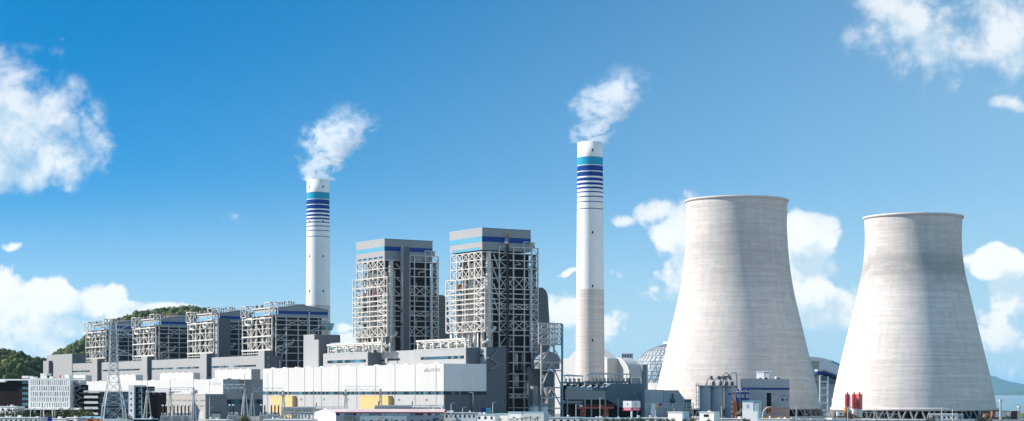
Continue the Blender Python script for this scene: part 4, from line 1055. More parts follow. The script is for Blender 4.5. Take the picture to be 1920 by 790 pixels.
def small_boiler(fr, name, label):
    t = fthing(name, label, 'boiler house', fr, 'row of four left boiler houses')
    a = fr.ty(461); b = fr.tx(615); zp = fr.zz(594); ze = fr.zz(578.5); za = ze+2.8; yh = a*.74
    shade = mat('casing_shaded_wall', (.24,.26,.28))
    # casing with pitched roof, ridge along y
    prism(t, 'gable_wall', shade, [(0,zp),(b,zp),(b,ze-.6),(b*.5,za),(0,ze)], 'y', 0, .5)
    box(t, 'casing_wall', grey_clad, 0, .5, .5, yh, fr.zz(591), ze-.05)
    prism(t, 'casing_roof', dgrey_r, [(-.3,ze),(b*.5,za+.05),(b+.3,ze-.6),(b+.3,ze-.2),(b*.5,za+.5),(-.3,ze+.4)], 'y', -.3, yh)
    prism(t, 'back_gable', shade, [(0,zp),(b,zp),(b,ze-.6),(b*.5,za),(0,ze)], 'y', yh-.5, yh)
    box(t, 'casing_floor', slab_m, .5, b-.3, .6, yh-.6, zp, zp+.4)
    zs0, zs1 = fr.zz(589.5), fr.zz(584)
    box(t, 'stripe', mat('sky_blue_stripe', (.12,.36,.62), .5, amt=.04), -.06, .0, .5, yh, zs0, zs1)
    box(t, 'stripe', blue_p, 0, b, -.06, .0, fr.zz(588.5), fr.zz(582.5))
    # body
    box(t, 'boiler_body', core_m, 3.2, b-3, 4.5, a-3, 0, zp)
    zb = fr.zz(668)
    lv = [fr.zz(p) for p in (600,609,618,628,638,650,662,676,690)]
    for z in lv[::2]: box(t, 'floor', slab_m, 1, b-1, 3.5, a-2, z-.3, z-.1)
    # shaded lattice
    cr = [fr.tx(p) for p in (517.6,537,559,577,597,612.5)]
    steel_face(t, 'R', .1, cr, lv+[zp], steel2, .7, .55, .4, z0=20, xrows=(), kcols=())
    for (i, j) in ((1,7),(2,7),(0,4),(4,7),(0,2),(3,5)):
        ls = sorted(lv+[zp]); p, q = ls[j], ls[j+1]
        bar(t, 'brace', steel2, (cr[i], 0, p), (cr[i+1], 0, q), .4); bar(t, 'brace', steel2, (cr[i], 0, q), (cr[i+1], 0, p), .4)
    rod(t, 'riser_pipe', pipe_m, (cr[3]+.8, -.7, 24), (cr[3]+.8, -.7, fr.zz(584)), .55)
    for i in range(10):
        x = rnd(2, b-8); z = rnd(30, zp-6)
        tube(t, 'bent_pipe', steel2, [(x, 2, z-rnd(1,4)), (x, 2, z), (x+rnd(3,6), 2.2, z+rnd(-1,2)), (x+rnd(4,7), 2.5, z+rnd(2,4))], rnd(.35,.6))
    # lit gallery: columns, heavy beams, steam pipes, diagonal stays
    g = -3.0; cols = [0, a*.10, a*.30, a*.50, a*.68, a*.80, a*.98]
    for i, y in enumerate(cols):
        bar(t, 'column', steel, (g, y, zb-6 if i in (0, 6) else zb), (g, y, ze-5), .8 if i in (0, 6) else .5)
    for p, w in ((596,.8),(607,.35),(616,.35),(630,1.0),(641,.35),(656,1.2),(662,.6)):
        z = fr.zz(p); bar(t, 'beam', steel, (g-.4, 0, z), (g-.4, a*.98, z), w)
    for (y0, p, y1, q) in ((.10,656,.30,638),(.50,656,.30,638),(.30,630,.5,610),(.68,630,.5,610),(.68,656,.85,638),(.1,612,.3,630),(.85,616,.68,630),(.5,640,.68,656)):
        bar(t, 'brace', steel, (g-.3, a*y0, fr.zz(p)), (g-.3, a*y1, fr.zz(q)), .45)
    for (y, p, q) in ((.22,598,655),(.36,604,660),(.58,600,656),(.74,612,650)):
        rod(t, 'steam_pipe', pipe_m, (g+1.6, a*y, fr.zz(q)), (g+1.6, a*y, fr.zz(p)), 1.0, 'drum')
    for (y0, y1, p, q) in ((.62,.86,596,606),(.20,.36,596,603)):
        tube(t, 'steam_loop', pipe_m, [(g-.6, a*y0, fr.zz(q)), (g-.6, a*y0, fr.zz(p)), (g-.6, a*y1, fr.zz(p)), (g-.6, a*y1, fr.zz(q)), (g-.6, a*y0+2, fr.zz(q)-1)], .95)
    for i in range(12):
        y = rnd(.05,.9)*a; z = rnd(zb+2, ze-10)
        tube(t, 'bent_pipe', pipe_m, [(g+2, y, z-rnd(2,5)), (g+2, y, z), (g+2.5, y+rnd(2,6), z), (g+4, y+rnd(2,6), z+rnd(1,3))], rnd(.35,.65))
    # hoist cages at the roof corners
    for y, p, q in ((.0,590,567.5),(.80,592,571)):
        z0, z1 = fr.zz(p), fr.zz(q); y0 = a*y-1; y1 = y0+9; x0, x1 = -5, 1
        for xx in (x0, x1):
            for yy in (y0, y1): bar(t, 'cage_post', steel, (xx, yy, z0), (xx, yy, z1), .55)
            for zz in (z0, z1): bar(t, 'cage_beam', steel, (xx, y0, zz), (xx, y1, zz), .55)
            bar(t, 'cage_brace', steel, (xx, y0, z0), (xx, y1, z1), .45)
        for yy in (y0, y1):
            for zz in (z0, z1): bar(t, 'cage_beam', steel, (x0, yy, zz), (x1, yy, zz), .55)
            bar(t, 'cage_brace', steel, (x0, yy, z0), (x1, yy, z1), .4)
    bar(t, 'ridge_pipe', pipe_m, (-.5, 8, ze+.8), (-.5, yh, ze+.8), .9)
    # safety vents along the roof
    vent = mat('vent_tip', (.34,.20,.18), .6, amt=.2)
    for i in range(7):
        x = 2.5+i*1.9+(1.5 if i > 3 else 0); z = ze+2.8*min(1, x/(b*.5)); hh = rnd(3.0,4.6)
        rod(t, 'roof_vent', pipe_g, (x, 3, z), (x, 3, z+hh*.6), .42); rod(t, 'vent_silencer', vent, (x, 3, z+hh*.6), (x, 3, z+hh), .62)
    for y in (.88, .66): drum(t, 'roof_fan', vent, 1.6, a*y*.8, ze+.5, ze+3.6, 1.2)
    bar(t, 'roof_duct', pipe_m, (b*.22, 4, za+.2), (b*.62, 6, za+.9), .8)
    # discharge nozzles at the foot of the gallery
    for y in (.16, .6):
        lathe(t, 'silencer', pale_clad, [(1.0,zb-7.4),(2.6,zb-7.2),(3.0,zb-5.6),(2.2,zb-4.4),(.3,zb-4.2)], 18, g+1, a*y)
    return t
S4 = Frame(517.5, 1312)
proto = small_boiler(S4, 'boiler_house', 'boiler house nearest the chimney, first of the left row of four')
lab = ['boiler house with a grey lift shaft, second from the chimney in the left row','boiler house third from the chimney, on the right of the transmission tower','leftmost boiler house of the row of four, behind the transmission tower']
for i, p in enumerate((408, 298.5, 205)):
    c = copy_tree(proto); t = S4.ty(p); w = S4.w(0, t); c.location = (w[0], w[1], 0); c['label'] = lab[i]
    if i == 0:
        f3 = Frame(p, w[1]); x0 = 1.0
        box(c, 'lift_shaft', grey_clad, f3.tx(409, -3), f3.tx(409, -3)+.5, -3, 2.5, 10, f3.zz(597)); box(c, 'lift_shaft', dark_clad, f3.tx(409, -3)+.5, f3.tx(432, -3), -3, -2.5, 10, f3.zz(597)); box(c, 'lift_shaft', dark_clad, f3.tx(409, -3)+.5, f3.tx(432, -3), -2.5, 2.5, 10, f3.zz(597)-.3)

# ================================================================== flue gas house, dome, filter building
def flue_house():
    fr = Frame(1180, 1262, R(32.3))
    t = fthing('flue_gas_house', 'pale grey flue gas house with rounded roof edge behind the taller chimney', 'building', fr)
    a = fr.ty(1040); zt = fr.zz(671.5, 0, 20); Rr = fr.ty(1152)
    arc = [(0, 0)]
    n = 12; zs = zt-12.5
    arc += [(Rr*(1-math.cos(math.pi/2*k/n)), zs+12.5*math.sin(math.pi/2*k/n)) for k in range(n+1)]
    arc += [(a, zt), (a, 0)]
    o = prism(t, 'vault', pale_clad, arc, 'x', 0, fr.tx(1204))
    rim = [(Rr*(1-math.cos(math.pi/2*k/n)), zs+12.5*math.sin(math.pi/2*k/n)) for k in range(n+1)]
    tube(t, 'vault_edge', wht, [(-.1, s-.1, z+.1) for s, z in rim]+[(-.1, a, zt+.1)], .3)
    box(t, 'annex', blue_clad, fr.tx(1204), fr.tx(1211), -1, 10, 0, fr.zz(684, 20, 0)); box(t, 'annex_wall', pale_clad, fr.tx(1211), fr.tx(1213.5), -1, 10, 0, fr.zz(684, 20, 0))
    # sloping ducts joining the chimney
    y0, y1 = fr.ty(1142, -6), fr.ty(1118, -6)
    prism(t, 'duct_transition', white_clad, [(y0-2,zt-26),(y0-2,zt-.4),(y1-4,fr.zz(656,0,y1)),(y1,fr.zz(656,0,y1)),(y1,zt-26)], 'x', -9, 0)
    y0, y1 = fr.ty(1082, -3), fr.ty(1066, -3)
    prism(t, 'duct_transition', pale_clad, [(y0,zt-26),(y0,fr.zz(659,0,y0)),(y0+4,fr.zz(659,0,y0)),(y1,fr.zz(672,0,y1)),(y1+6,fr.zz(674,0,y1)),(y1+6,zt-26)], 'x', -3, 0)
flue_house()
def dome():
    Y = 1500; fr = Frame(1256, Y, 0)
    t = fthing('storage_dome', 'glazed geodesic coal dome half hidden by the nearer cooling tower', 'dome', fr)
    s = Y/F; Rb = 78*s; zb = wz(719, Y); zt = wz(646, Y)
    hgt = zt-zb
    # sphere cap
    Rs = (Rb*Rb+hgt*hgt)/(2*hgt); zc = zt-Rs; th0 = math.asin(min(1, Rb/Rs)) if hgt < Rs else math.pi-math.asin(Rb/Rs)
    prof = [(Rs*math.sin(th0*(1-k/16)), zc+Rs*math.cos(th0*(1-k/16))) for k in range(17)]
    gm = mat('dome_glazing', (.60,.62,.63), .25, amt=.12, scale=.12, spec=.6)
    lathe(t, 'glazing', gm, prof, 64)
    mid = mat('dome_panel_blue', (.34,.43,.48), .25, amt=.35, scale=.12, spec=.6)
    lathe(t, 'lower_glazing', mid, [(r+.06, z) for r, z in prof[:7]], 64)
    rm = mat('dome_rib_steel', (.26,.28,.30), .5, amt=.1)
    for k in range(40):
        a = 2*math.pi*k/40
        for q in (-1, 1):
            pts = [((r+.15)*math.cos(a+q*i*.035), (r+.15)*math.sin(a+q*i*.035), z) for i, (r, z) in enumerate(prof[:-1])]
            tube(t, 'rib', rm, pts, .20, 5)
    for r, z in prof[:-2:1]:
        lathe(t, 'hoop', rm, [(r+.02,z-.16),(r+.32,z-.16),(r+.32,z+.16),(r+.02,z+.16)], 64)
    lathe(t, 'base_wall', white_clad, [(Rb+.4,0),(Rb+.4,zb+.2),(Rb-.5,zb+.2)], 64)
    drum(t, 'lantern', wht, 0, 0, zt-.5, zt+2.0, 5.5)
    f2 = Frame(1176, 1440, 0)
    h = fthing('conveyor_head_house', 'small white head house beside the left edge of the glazed dome', 'building', f2)
    z0, z1 = wz(672, 1440), wz(664, 1440)
    box(h, 'cabin', wht2, -4.6, 4.6, 0, 5, z0, z1); box(h, 'roof', wht, -4.9, 4.9, -.3, 5.3, z1, z1+.4)
    for x in (-4, 0, 4):
        for y in (.6, 4.4): bar(h, 'leg', steel2, (x, y, 0), (x, y, z0), .6)
    for i in range(4): box(h, 'window', glass_d, -3.8+i*2, -2.8+i*2, -.05, .02, z0+1, z1-.8)
dome()
def filter_building():
    fr = Frame(1060, 1015, R(14))
    t = fthing('filter_building', 'slate blue filter building with slanted soffit behind the red gantry crane', 'building', fr)
    xm, xr = fr.tx(1136), fr.tx(1207); z = lambda p: fr.zz(p, xm, 0)
    xs = fr.tx(1163)
    prism(t, 'main_wall', blue_clad, [(xm,z(748)),(xs,z(764)),(xr,z(764)),(xr,z(719.5)),(fr.tx(1150),z(719.5)),(xm,z(730))], 'y', 0, .6)
    prism(t, 'main_roof', blue_clad, [(xm,z(730)),(fr.tx(1150),z(719.5)),(xr,z(719.5)),(xr,z(721)),(fr.tx(1150.5),z(721)),(xm,z(731.5))], 'y', .6, 26)
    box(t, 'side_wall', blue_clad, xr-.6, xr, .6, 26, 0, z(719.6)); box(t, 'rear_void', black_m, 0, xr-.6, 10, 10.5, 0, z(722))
    x0 = 0
    prism(t, 'fascia', grey_clad, [(x0,z(747)),(xm-.1,z(747)),(xm-.1,z(732.5)),(fr.tx(1105),z(732.5)),(fr.tx(1094),z(728.8)),(fr.tx(1075),z(727.5)),(fr.tx(1062),z(729)),(x0,z(732))], 'y', 0, .6)
    box(t, 'soffit', dgrey_r, x0, xm, .6, 10, z(747), z(746))
    bar(t, 'edge_beam', steel2, (x0, -.1, z(748.2)), (xm, -.1, z(748.2)), .6)
    for p in (1064, 1097, 1109, 1135, 1159, 1195): x = fr.tx(p); bar(t, 'column', steel2, (x, .3, 0), (x, .3, z(748)), .7)
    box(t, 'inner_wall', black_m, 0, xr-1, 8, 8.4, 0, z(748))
    rod(t, 'flue_duct', pipe_g, (-2, 2.5, z(754)), (fr.tx(1095), 2.5, z(754)), 1.1, 'drum')
    # saw tooth roof lights behind the fascia
    for i, p in enumerate((1062, 1074, 1086, 1098, 1110, 1122)):
        xa = fr.tx(p, 3); xb = fr.tx(p+11, 3)
        m = white_clad if i < 4 else blue_clad  # right-hand lights take a darker blue, shade put into the colour
        mesh(t, 'roof_light', m, [(xa,1,z(732)),(xb,1,z(732)),(xb+4,18,z(719)),(xa+4,18,z(719)),(xb-.2,1,z(727.5)),(xb+3.8,18,z(717))], [(0,4,5,3),(0,1,4),(3,5,2),(1,2,5,4)])
    # canopies on the deck above
    for g, (p0, p1, top, dk, ly) in enumerate(((1057,1090,705.5,716,16),(1101,1180,702,715,18))):
        c = fthing('deck_canopy', ['low roofed walkway left of the chimney foot above the slate filter building','long roofed walkway right of the chimney foot above the slate filter building'][g], 'canopy', fr, 'roofed walkways')
        xa, xb = fr.tx(p0, ly), fr.tx(p1, ly); zt = fr.zz(top, xa, ly); zd = fr.zz(dk, xa, ly)
        prism(c, 'roof', galv, [(xa-1.5,zt),(xa+1,zt+1),(xb,zt+.4),(xb+1,zt-.2)], 'y', ly-2.5, ly+5)
        box(c, 'deck', blue_clad, xa-1, xb+1, ly-2.2, ly+5, zd-1.0, zd)
        n = int((xb-xa)/2.2)
        for i in range(n+1):
            x = xa+(xb-xa)*i/n; bar(c, 'post', steel2, (x, ly-2, 0 if i % 3 == 0 else zd), (x, ly-2, zt), .28)
            if i < n: drum(c, 'motor', wht2, x+1.1, ly, zd, zd+1.9, .75)
        for k in range(5): x = xa+(xb-xa)*rnd(.05,.95); box(c, 'gear_box', random.choice((black_m, wht2, dgrey_r)), x, x+rnd(1,2.2), ly-2.4, ly-1, zd-2.6, zd-1.1)
        bar(c, 'handrail', steel2, (xa, ly-2.2, zd+1.1), (xb, ly-2.2, zd+1.1), .14)
    # small gate house frame at the right
    f2 = Frame(1184, 1040, R(14)); h = fthing('duct_stub', 'small grey duct box with white surround below the rounded vault', 'duct', f2)
    x1 = f2.tx(1202); box(h, 'duct', grey_clad, 0, x1, 1, 6, f2.zz(722), f2.zz(709)); 
    for x in (0, x1): bar(h, 'frame_post', wht, (x, .5, 0), (x, .5, f2.zz(708)), .6)
    bar(h, 'frame_beam', wht, (-.3, .5, f2.zz(708)), (x1+.3, .5, f2.zz(708)), .6)
filter_building()
def gantry():
    fr = Frame(1083, 985, R(6)); t = fthing('gantry_crane', 'red gantry crane standing under the slate filter building', 'crane', fr)
    x1 = fr.tx(1151); z = fr.zz(765)
    for y in (0, 5):
        bar(t, 'girder', red_m, (0, y, z), (x1, y, z), .8, .9)
        for i in range(11): bar(t, 'rail_post', red_m, (x1*i/10, y-.3, z+.4), (x1*i/10, y-.3, z+1.6), .16)
        bar(t, 'handrail', red_m, (0, y-.3, z+1.6), (x1, y-.3, z+1.6), .14)
    for p in (1094, 1137):
        x = fr.tx(p)
        for y in (0, 5):
            bar(t, 'leg', red_m, (x-1.3, y, 0), (x-.5, y, z-.4), .55); bar(t, 'leg', red_m, (x+1.3, y, 0), (x+.5, y, z-.4), .55)
            for k in range(3): bar(t, 'leg_tie', red_m, (x-1.1+k*.2, y, 1.5+k*1.4), (x+1.1-k*.2, y, 1.5+k*1.4), .3)
    box(t, 'operator_cab', wht, fr.tx(1086), fr.tx(1092), -.8, 1, z+.5, z+1.7); box(t, 'trolley', red_m, x1*.6, x1*.7, .3, 4.7, z+.5, z+1.3)
gantry()
def v_sign():
    Y = 930; fr = Frame(1184.5, Y, 0); t = fthing('billboard', 'two-faced white and red billboard on a single white post', 'billboard', fr)
    s = Y/F; z1, z0 = wz(752, Y), wz(770.5, Y); zr = wz(764.5, Y)
    for sg, e in ((-1, -15.5), (1, 16.5)):
        d = Vector((e*s, abs(e)*s*.55, 0)); nrm = Vector((-d.y, d.x, 0)).normalized()*(.0)
        bar(t, 'board', wht, (0, 0, (zr+z1)/2), (d.x, d.y, (zr+z1)/2), .25, z1-zr)
        bar(t, 'red_strip', pinkred, (0, 0, (z0+zr)/2), (d.x, d.y, (z0+zr)/2), .27, zr-z0-.02)
        for k in range(6):
            f0 = .16+k*.12; bar(t, 'sign_stroke', wht, (d.x*f0, d.y*f0-.18, (z0+zr)/2), (d.x*(f0+.07), d.y*(f0+.07)-.18, (z0+zr)/2), .06, .7)
        f0 = .45; bar(t, 'emblem', pinkred, (d.x*f0, d.y*f0-.18, (zr+z1)/2-.1), (d.x*(f0+.12), d.y*(f0+.12)-.18, (zr+z1)/2-.1), .06, 1.1)
    drum(t, 'post', wht, 0, .6, 0, z0, .5); drum(t, 'post_foot', grey_r, 0, .6, 0, .5, .9)
v_sign()

# ================================================================== between the sea and the halls: right hand yard
def side_blocks():
    fr = Frame(1245, 1015, R(8))
    t = fthing('pump_house', 'grey pump house with one sloping shoulder left of the concrete silos', 'building', fr)
    x0, xr = fr.tx(1209), fr.tx(1283)
    z = lambda p: fr.zz(p)
    prism(t, 'main_block', grey_r, [(0,0),(xr,0),(fr.tx(1284),z(749)),(fr.tx(1272),z(732.5)),(0,z(732.5))], 'y', 0, 10)
    box(t, 'left_block', pale_clad, x0, -.1, .4, 9, 0, z(731)); box(t, 'door_recess', grey_r, x0+.6, fr.tx(1222), .3, .5, z(751), z(738))
    box(t, 'coping', pale_clad, -.1, fr.tx(1272), -.1, .2, z(732.5), z(732)); box(t, 'side_block', dgrey_r, fr.tx(1283), fr.tx(1297), 1, 8, 0, z(750)); box(t, 'side_roof', dark_clad, fr.tx(1283), fr.tx(1298), .8, 8, z(750), z(749))
    drum(t, 'vent_cowl', dark_clad, fr.tx(1261), -.8, z(756), z(748), 1.3); drum(t, 'vent_stack', dark_clad, fr.tx(1261), -.8, z(748), z(738), .5)
    r = fthing('pipe_bridge', 'pale low pipe bridge with white loops in front of the pump house', 'pipework', Frame(1211, 985, R(3)))
    f2 = Frame(1211, 985, R(3)); xe = f2.tx(1300)
    for i in range(8): x = xe*i/7; bar(r, 'post', steel, (x, 0, 0), (x, 0, f2.zz(757)), .4)
    for zz in (757, 761.5, 768): bar(r, 'beam', steel, (0, 0, f2.zz(zz)), (xe, 0, f2.zz(zz)), .35)
    for i in range(16):
        x = xe*(i+.3)/16; tube(r, 'loop_pipe', pipe_m, [(x, -.6, .5), (x, -.6, f2.zz(767)+rnd(0,1.5)), (x+1, -.6, f2.zz(767)+rnd(0,1.5)), (x+1, -.6, .5)], .17, 6)
    f3 = Frame(1221, 975, 0); g = fthing('notice_panel', 'white hut end with yellow red and blue panels beside the pipe bridge', 'panel', f3)
    s = 975/F; box(g, 'hut', wht, 0, 8*s, 0, 2.5, 0, wz(757, 975)); 
    for i, m in enumerate((mat('panel_yellow', (.75,.55,.03), .5), pinkred, blue_p)): box(g, 'coloured_panel', m, (10+i*3.3)*s, (13+i*3.3)*s, 0, .3, wz(763-i*.6, 975), wz(757.5-i, 975))
    bar(g, 'panel_post', steel2, (11*s, .2, 0), (11*s, .2, wz(763, 975)), .2); bar(g, 'panel_post', steel2, (18*s, .2, 0), (18*s, .2, wz(763, 975)), .2)
side_blocks()
def concrete_silos():
    Y = 1010; fr = Frame(1311, Y, 0); s = Y/F
    t = fthing('concrete_silo_group', 'row of ribbed grey concrete silos with curved pipes on top', 'silo', fr)
    cm = tower_mat('silo_concrete', []); cm.node_tree.nodes['Principled BSDF'].inputs['Roughness'].default_value = .9
    zt = wz(724, Y)
    for i, c in enumerate((13, 36, 60)):
        lathe(t, 'silo', mat('silo_grey', (.50,.485,.47), .85, amt=.14, scale=.3, streak=.15), [(11.5*s,0),(11.5*s,zt),(.1,zt)], 32, c*s, 3.5)
        lathe(t, 'silo_rim', grey_r, [(11.5*s,zt-.9),(11.9*s,zt-.9),(11.9*s,zt+.1),(11*s,zt+.1)], 32, c*s, 3.5)
    for i in range(7): bar(t, 'ladder_hoop', steel2, (-.6*s, .5, 2+i*2.2), (-5*s, .5, 2+i*2.2), .3)
    for x in (-5.5, -1.2): bar(t, 'ladder_rail', galv, (x*s, .5, 0), (x*s, .5, zt+1.5), .3)
    box(t, 'top_deck', grey_r, -5*s, 72*s, .5, 6.5, zt, zt+.4)
    for i in range(16):
        x = (-4+76*i/15)*s; bar(t, 'rail_post', galv, (x, .4, zt+.4), (x, .4, zt+1.6), .14)
    bar(t, 'handrail', galv, (-4*s, .4, zt+1.6), (72*s, .4, zt+1.6), .14)
    for k, x in enumerate((22, 36, 47, 57)):
        x *= s; drum(t, 'filter_unit', dark_clad, x+1.8, 3, zt+.4, zt+2.4, .9)
        tube(t, 'feed_pipe', pipe_m, [(x-2.4, 2.4, zt+.4), (x-1.6, 2.4, zt+3.5), (x+.2, 2.4, zt+5.2), (x+1.4, 2.4, zt+4.6), (x+1.8, 2.4, zt+2.2)], .26)
        drum(t, 'valve_body', blue_clad, x+.6, 2.4, zt+3.4, zt+5.6, .65)
    bar(t, 'cross_duct', blue_clad, (36*s, 2.2, zt+4.6), (60*s, 2.2, zt+5.4), .9)
    tube(t, 'overflow_pipe', pipe_g, [(46*s, 2, zt+2), (46*s, 2, zt+7.2), (56*s, 2, zt+7.2), (56*s, 2, zt+5)], .32)
    tube(t, 'overflow_pipe', pipe_g, [(58*s, 1.6, zt+5), (58*s, 1.6, zt+7.4), (71*s, 1.6, zt+7.4), (72*s, 1.6, zt-5)], .38)
concrete_silos()
def batching():
    Y = 975; fr = Frame(1370, Y, 0); s = Y/F
    t = fthing('batching_plant', 'blue tanks above orange concrete batching plant in front of the silos', 'plant', fr)
    def swirl(parent, x, y, zc, r):
        for k in range(10):
            if k in (2,): continue
            a0, a1 = 2*math.pi*k/10, 2*math.pi*(k+1)/10
            bar(parent, 'emblem', wht, (x+r*math.cos(a0), y, zc+r*1.25*math.sin(a0)), (x+r*math.cos(a1), y, zc+r*1.25*math.sin(a1)), .18, .35)
        bar(parent, 'emblem', wht, (x-r*.9, y, zc-r*1.9), (x+r*.9, y, zc-r*1.9), .12, .2)
    for i, c in enumerate((14, 22.5, 31)):
        zt, z0 = wz(735, Y), wz(752, Y)
        drum(t, 'blue_tank', navy_p if i == 1 else mat('tank_blue', (.02,.05,.30), .4, amt=.1), c*s, 1.5, z0, zt, 3.9*s); drum(t, 'tank_top', wht2, c*s, 1.5, zt, zt+.25, 4.2*s)
        drum(t, 'tank_filter', mat('tank_blue', (.02,.05,.30)), c*s, 1.5, zt+.25, zt+1.5, .7)
        drum(t, 'tank_cone', navy_p, c*s, 1.5, z0-2.5, z0, 3.4*s)
        swirl(t, c*s, 1.5-3.95*s, wz(742, Y), .55)
        for sx in (-1, 1): bar(t, 'tank_leg', orange_m, ((c+sx*3.5)*s, .6, 0), ((c+sx*3.5)*s, .6, z0), .35)
    box(t, 'orange_housing', orange_m, 4*s, 13*s, 1, 4, 0, wz(752, Y)); box(t, 'orange_housing', orange_m, 3.5*s, 9*s, .8, 4, wz(740, Y), wz(735.5, Y))
    box(t, 'dark_housing', black_m, 13*s, 30*s, 2.6, 4.4, 0, wz(753, Y))
    mast = mat('red_white_mast', (.62,.05,.08), .5, amt=.1)
    for i in range(9):
        z0, z1 = wz(787-i*4.4, Y), wz(787-(i+1)*4.4, Y); box(t, 'mast_segment', mast if i % 2 == 0 else mat('mast_pale', (.75,.55,.55), .5), 1.2*s, 3.6*s, -.6, .1, z0, z1)
    for i, (a, b) in enumerate(((8,24),(12,28))):
        bar(t, 'conveyor', steel, (a*s, -1-i*.8, wz(777, Y)), (b*s, -1-i*.8, wz(764, Y)), .45)
    drum(t, 'side_motor', tarp, -1*s, .5, wz(741, Y), wz(737, Y), .8)
    # service building with a blue stripe
    f2 = Frame(1430, 985, R(-3)); b = fthing('service_building', 'grey service building with navy stripe in front of the nearer cooling tower', 'building', f2)
    z = lambda p: f2.zz(p); xl, xr = f2.tx(1391), f2.tx(1480)
    box(b, 'wall', grey_r, xl, 0, .0, 9, 0, z(710)); box(b, 'wall', mat('service_wall', (.45,.45,.45), .75, amt=.07, scale=.2, streak=.1), 0, xr, -.15, 9, 0, z(711.5))
    box(b, 'stripe', navy_p, xl+.02, 0, -.05, .02, z(731), z(727)); box(b, 'stripe', navy_p, 0, xr-.02, -.2, -.12, z(731.5), z(727.3))
    for i in range(7): box(b, 'wall_course', dgrey_r, xl, 0, -.06, .0, z(738+i*5.2), z(737.5+i*5.2))
    box(b, 'tall_door', black_m, f2.tx(1437.5), f2.tx(1446), -.22, -.1, z(775), z(737)); 
    for p, q, w in ((1466,741,3),(1470,741,2),(1475,741,2)): box(b, 'window', glass_d, f2.tx(p), f2.tx(p+w), -.2, -.1, z(q+1.5), z(q))
    for p, m in ((1465, glass_d), (1473, glass_t)): box(b, 'window', m, f2.tx(p), f2.tx(p+4), -.2, -.1, z(752), z(747.5))
    xs = [f2.tx(p) for p in (1451, 1460, 1449, 1458)]; zs = [z(p) for p in (733, 744, 755, 764)]
    for i in range(3): bar(b, 'stair_flight', steel2, (xs[i], -.7, zs[i]), (xs[i+1], -.7, zs[i+1]), .4, .7)
    rb = fthing('rooftop_cabin', 'small white cabin on the roof of the striped service building', 'cabin', Frame(1433, 988, R(-24), z(711)))
    k = 988/F; box(rb, 'front', wht, -15*k, 0, 0, 4, 0, 14*k); box(rb, 'side', mat('cabin_blue_grey', (.42,.50,.54), .6, amt=.05), .0, 9*k, .2, 4, 0, 14*k); box(rb, 'roof', wht, -15.6*k, 9.6*k, -.3, 4.3, 14*k, 15*k)
    for p in (-9.5, 1.5): box(rb, 'opening', black_m, p*k, (p+4)*k, -.05, .3, .0, 2.6*k)
    drum(b, 'roof_cowl', wht, f2.tx(1456), 2, z(711), z(706), .6); box(b, 'roof_unit', black_m, f2.tx(1457), f2.tx(1463), 1.5, 3, z(711), z(709))
    # white kiosk in front
    f3 = Frame(1412.5, 930, R(-24)); c = fthing('site_kiosk', 'white site kiosk with pale blue roof and a ring emblem', 'kiosk', f3)
    z = lambda p: f3.zz(p); xl, xr = f3.tx(1392), f3.tx(1422.5)
    box(c, 'front', mat('kiosk_white', (.68,.72,.72), .5, amt=.04), xl, 0, 0, 5, z(772), z(753.5)); box(c, 'side', mat('kiosk_blue_grey', (.30,.42,.48), .5, amt=.05), 0, xr, .15, 5, z(772), z(753.5)); box(c, 'roof', mat('kiosk_roof_blue', (.10,.33,.46), .5), xl-.2, xr+.2, -.2, 5.2, z(753.5), z(751.5))
    box(c, 'base_front', wht, xl, f3.tx(1420), -.3, 5, 0, z(772)); box(c, 'corner_post', sky_roof, f3.tx(1420), xr, -.3, 5, 0, z(772))
    cx = (xl)/2; em = mat('emblem_blue', (.10,.30,.45), .5)
    for q in range(8):
        a0, a1 = 2*math.pi*q/8, 2*math.pi*(q+1)/8; bar(c, 'emblem', em, (cx+.5*math.cos(a0), -.05, z(762)+.9*math.sin(a0)), (cx+.5*math.cos(a1), -.05, z(762)+.9*math.sin(a1)), .12, .22)
    # orange scaffold gantry
    f4 = Frame(1422, 950, 0); g = fthing('orange_scaffold', 'rusty orange scaffold frame and railings at the foot of the service building', 'scaffold', f4)
    k = 950/F; X1 = 58*k
    for y in (0, 3): 
        bar(g, 'top_rail', orange_m, (0, y, wz(766, 950)), (X1, y, wz(766, 950)), .45); bar(g, 'mid_rail', orange_m, (0, y, wz(775, 950)), (X1, y, wz(775, 950)), .25)
    for i in range(13): x = X1*i/12; bar(g, 'post', orange_m, (x, (i % 2)*3, 0), (x, (i % 2)*3, wz(763, 950)), .22)
    for i in range(8): x = X1*i/12; bar(g, 'brace', orange_m, (X1-x, 1, 3+i % 3), (X1-x-3, 1, 6.5), .16)
    ym = mat('amber_panel', (.75,.36,.03), .6, amt=.3, scale=.6)
    for i in range(12): x = X1*i/12; box(g, 'panel', ym if i % 4 else wht2, x, x+X1/13, -1.2, -.9, 0, wz(781.5+rnd(-.8,.8), 950))
batching()
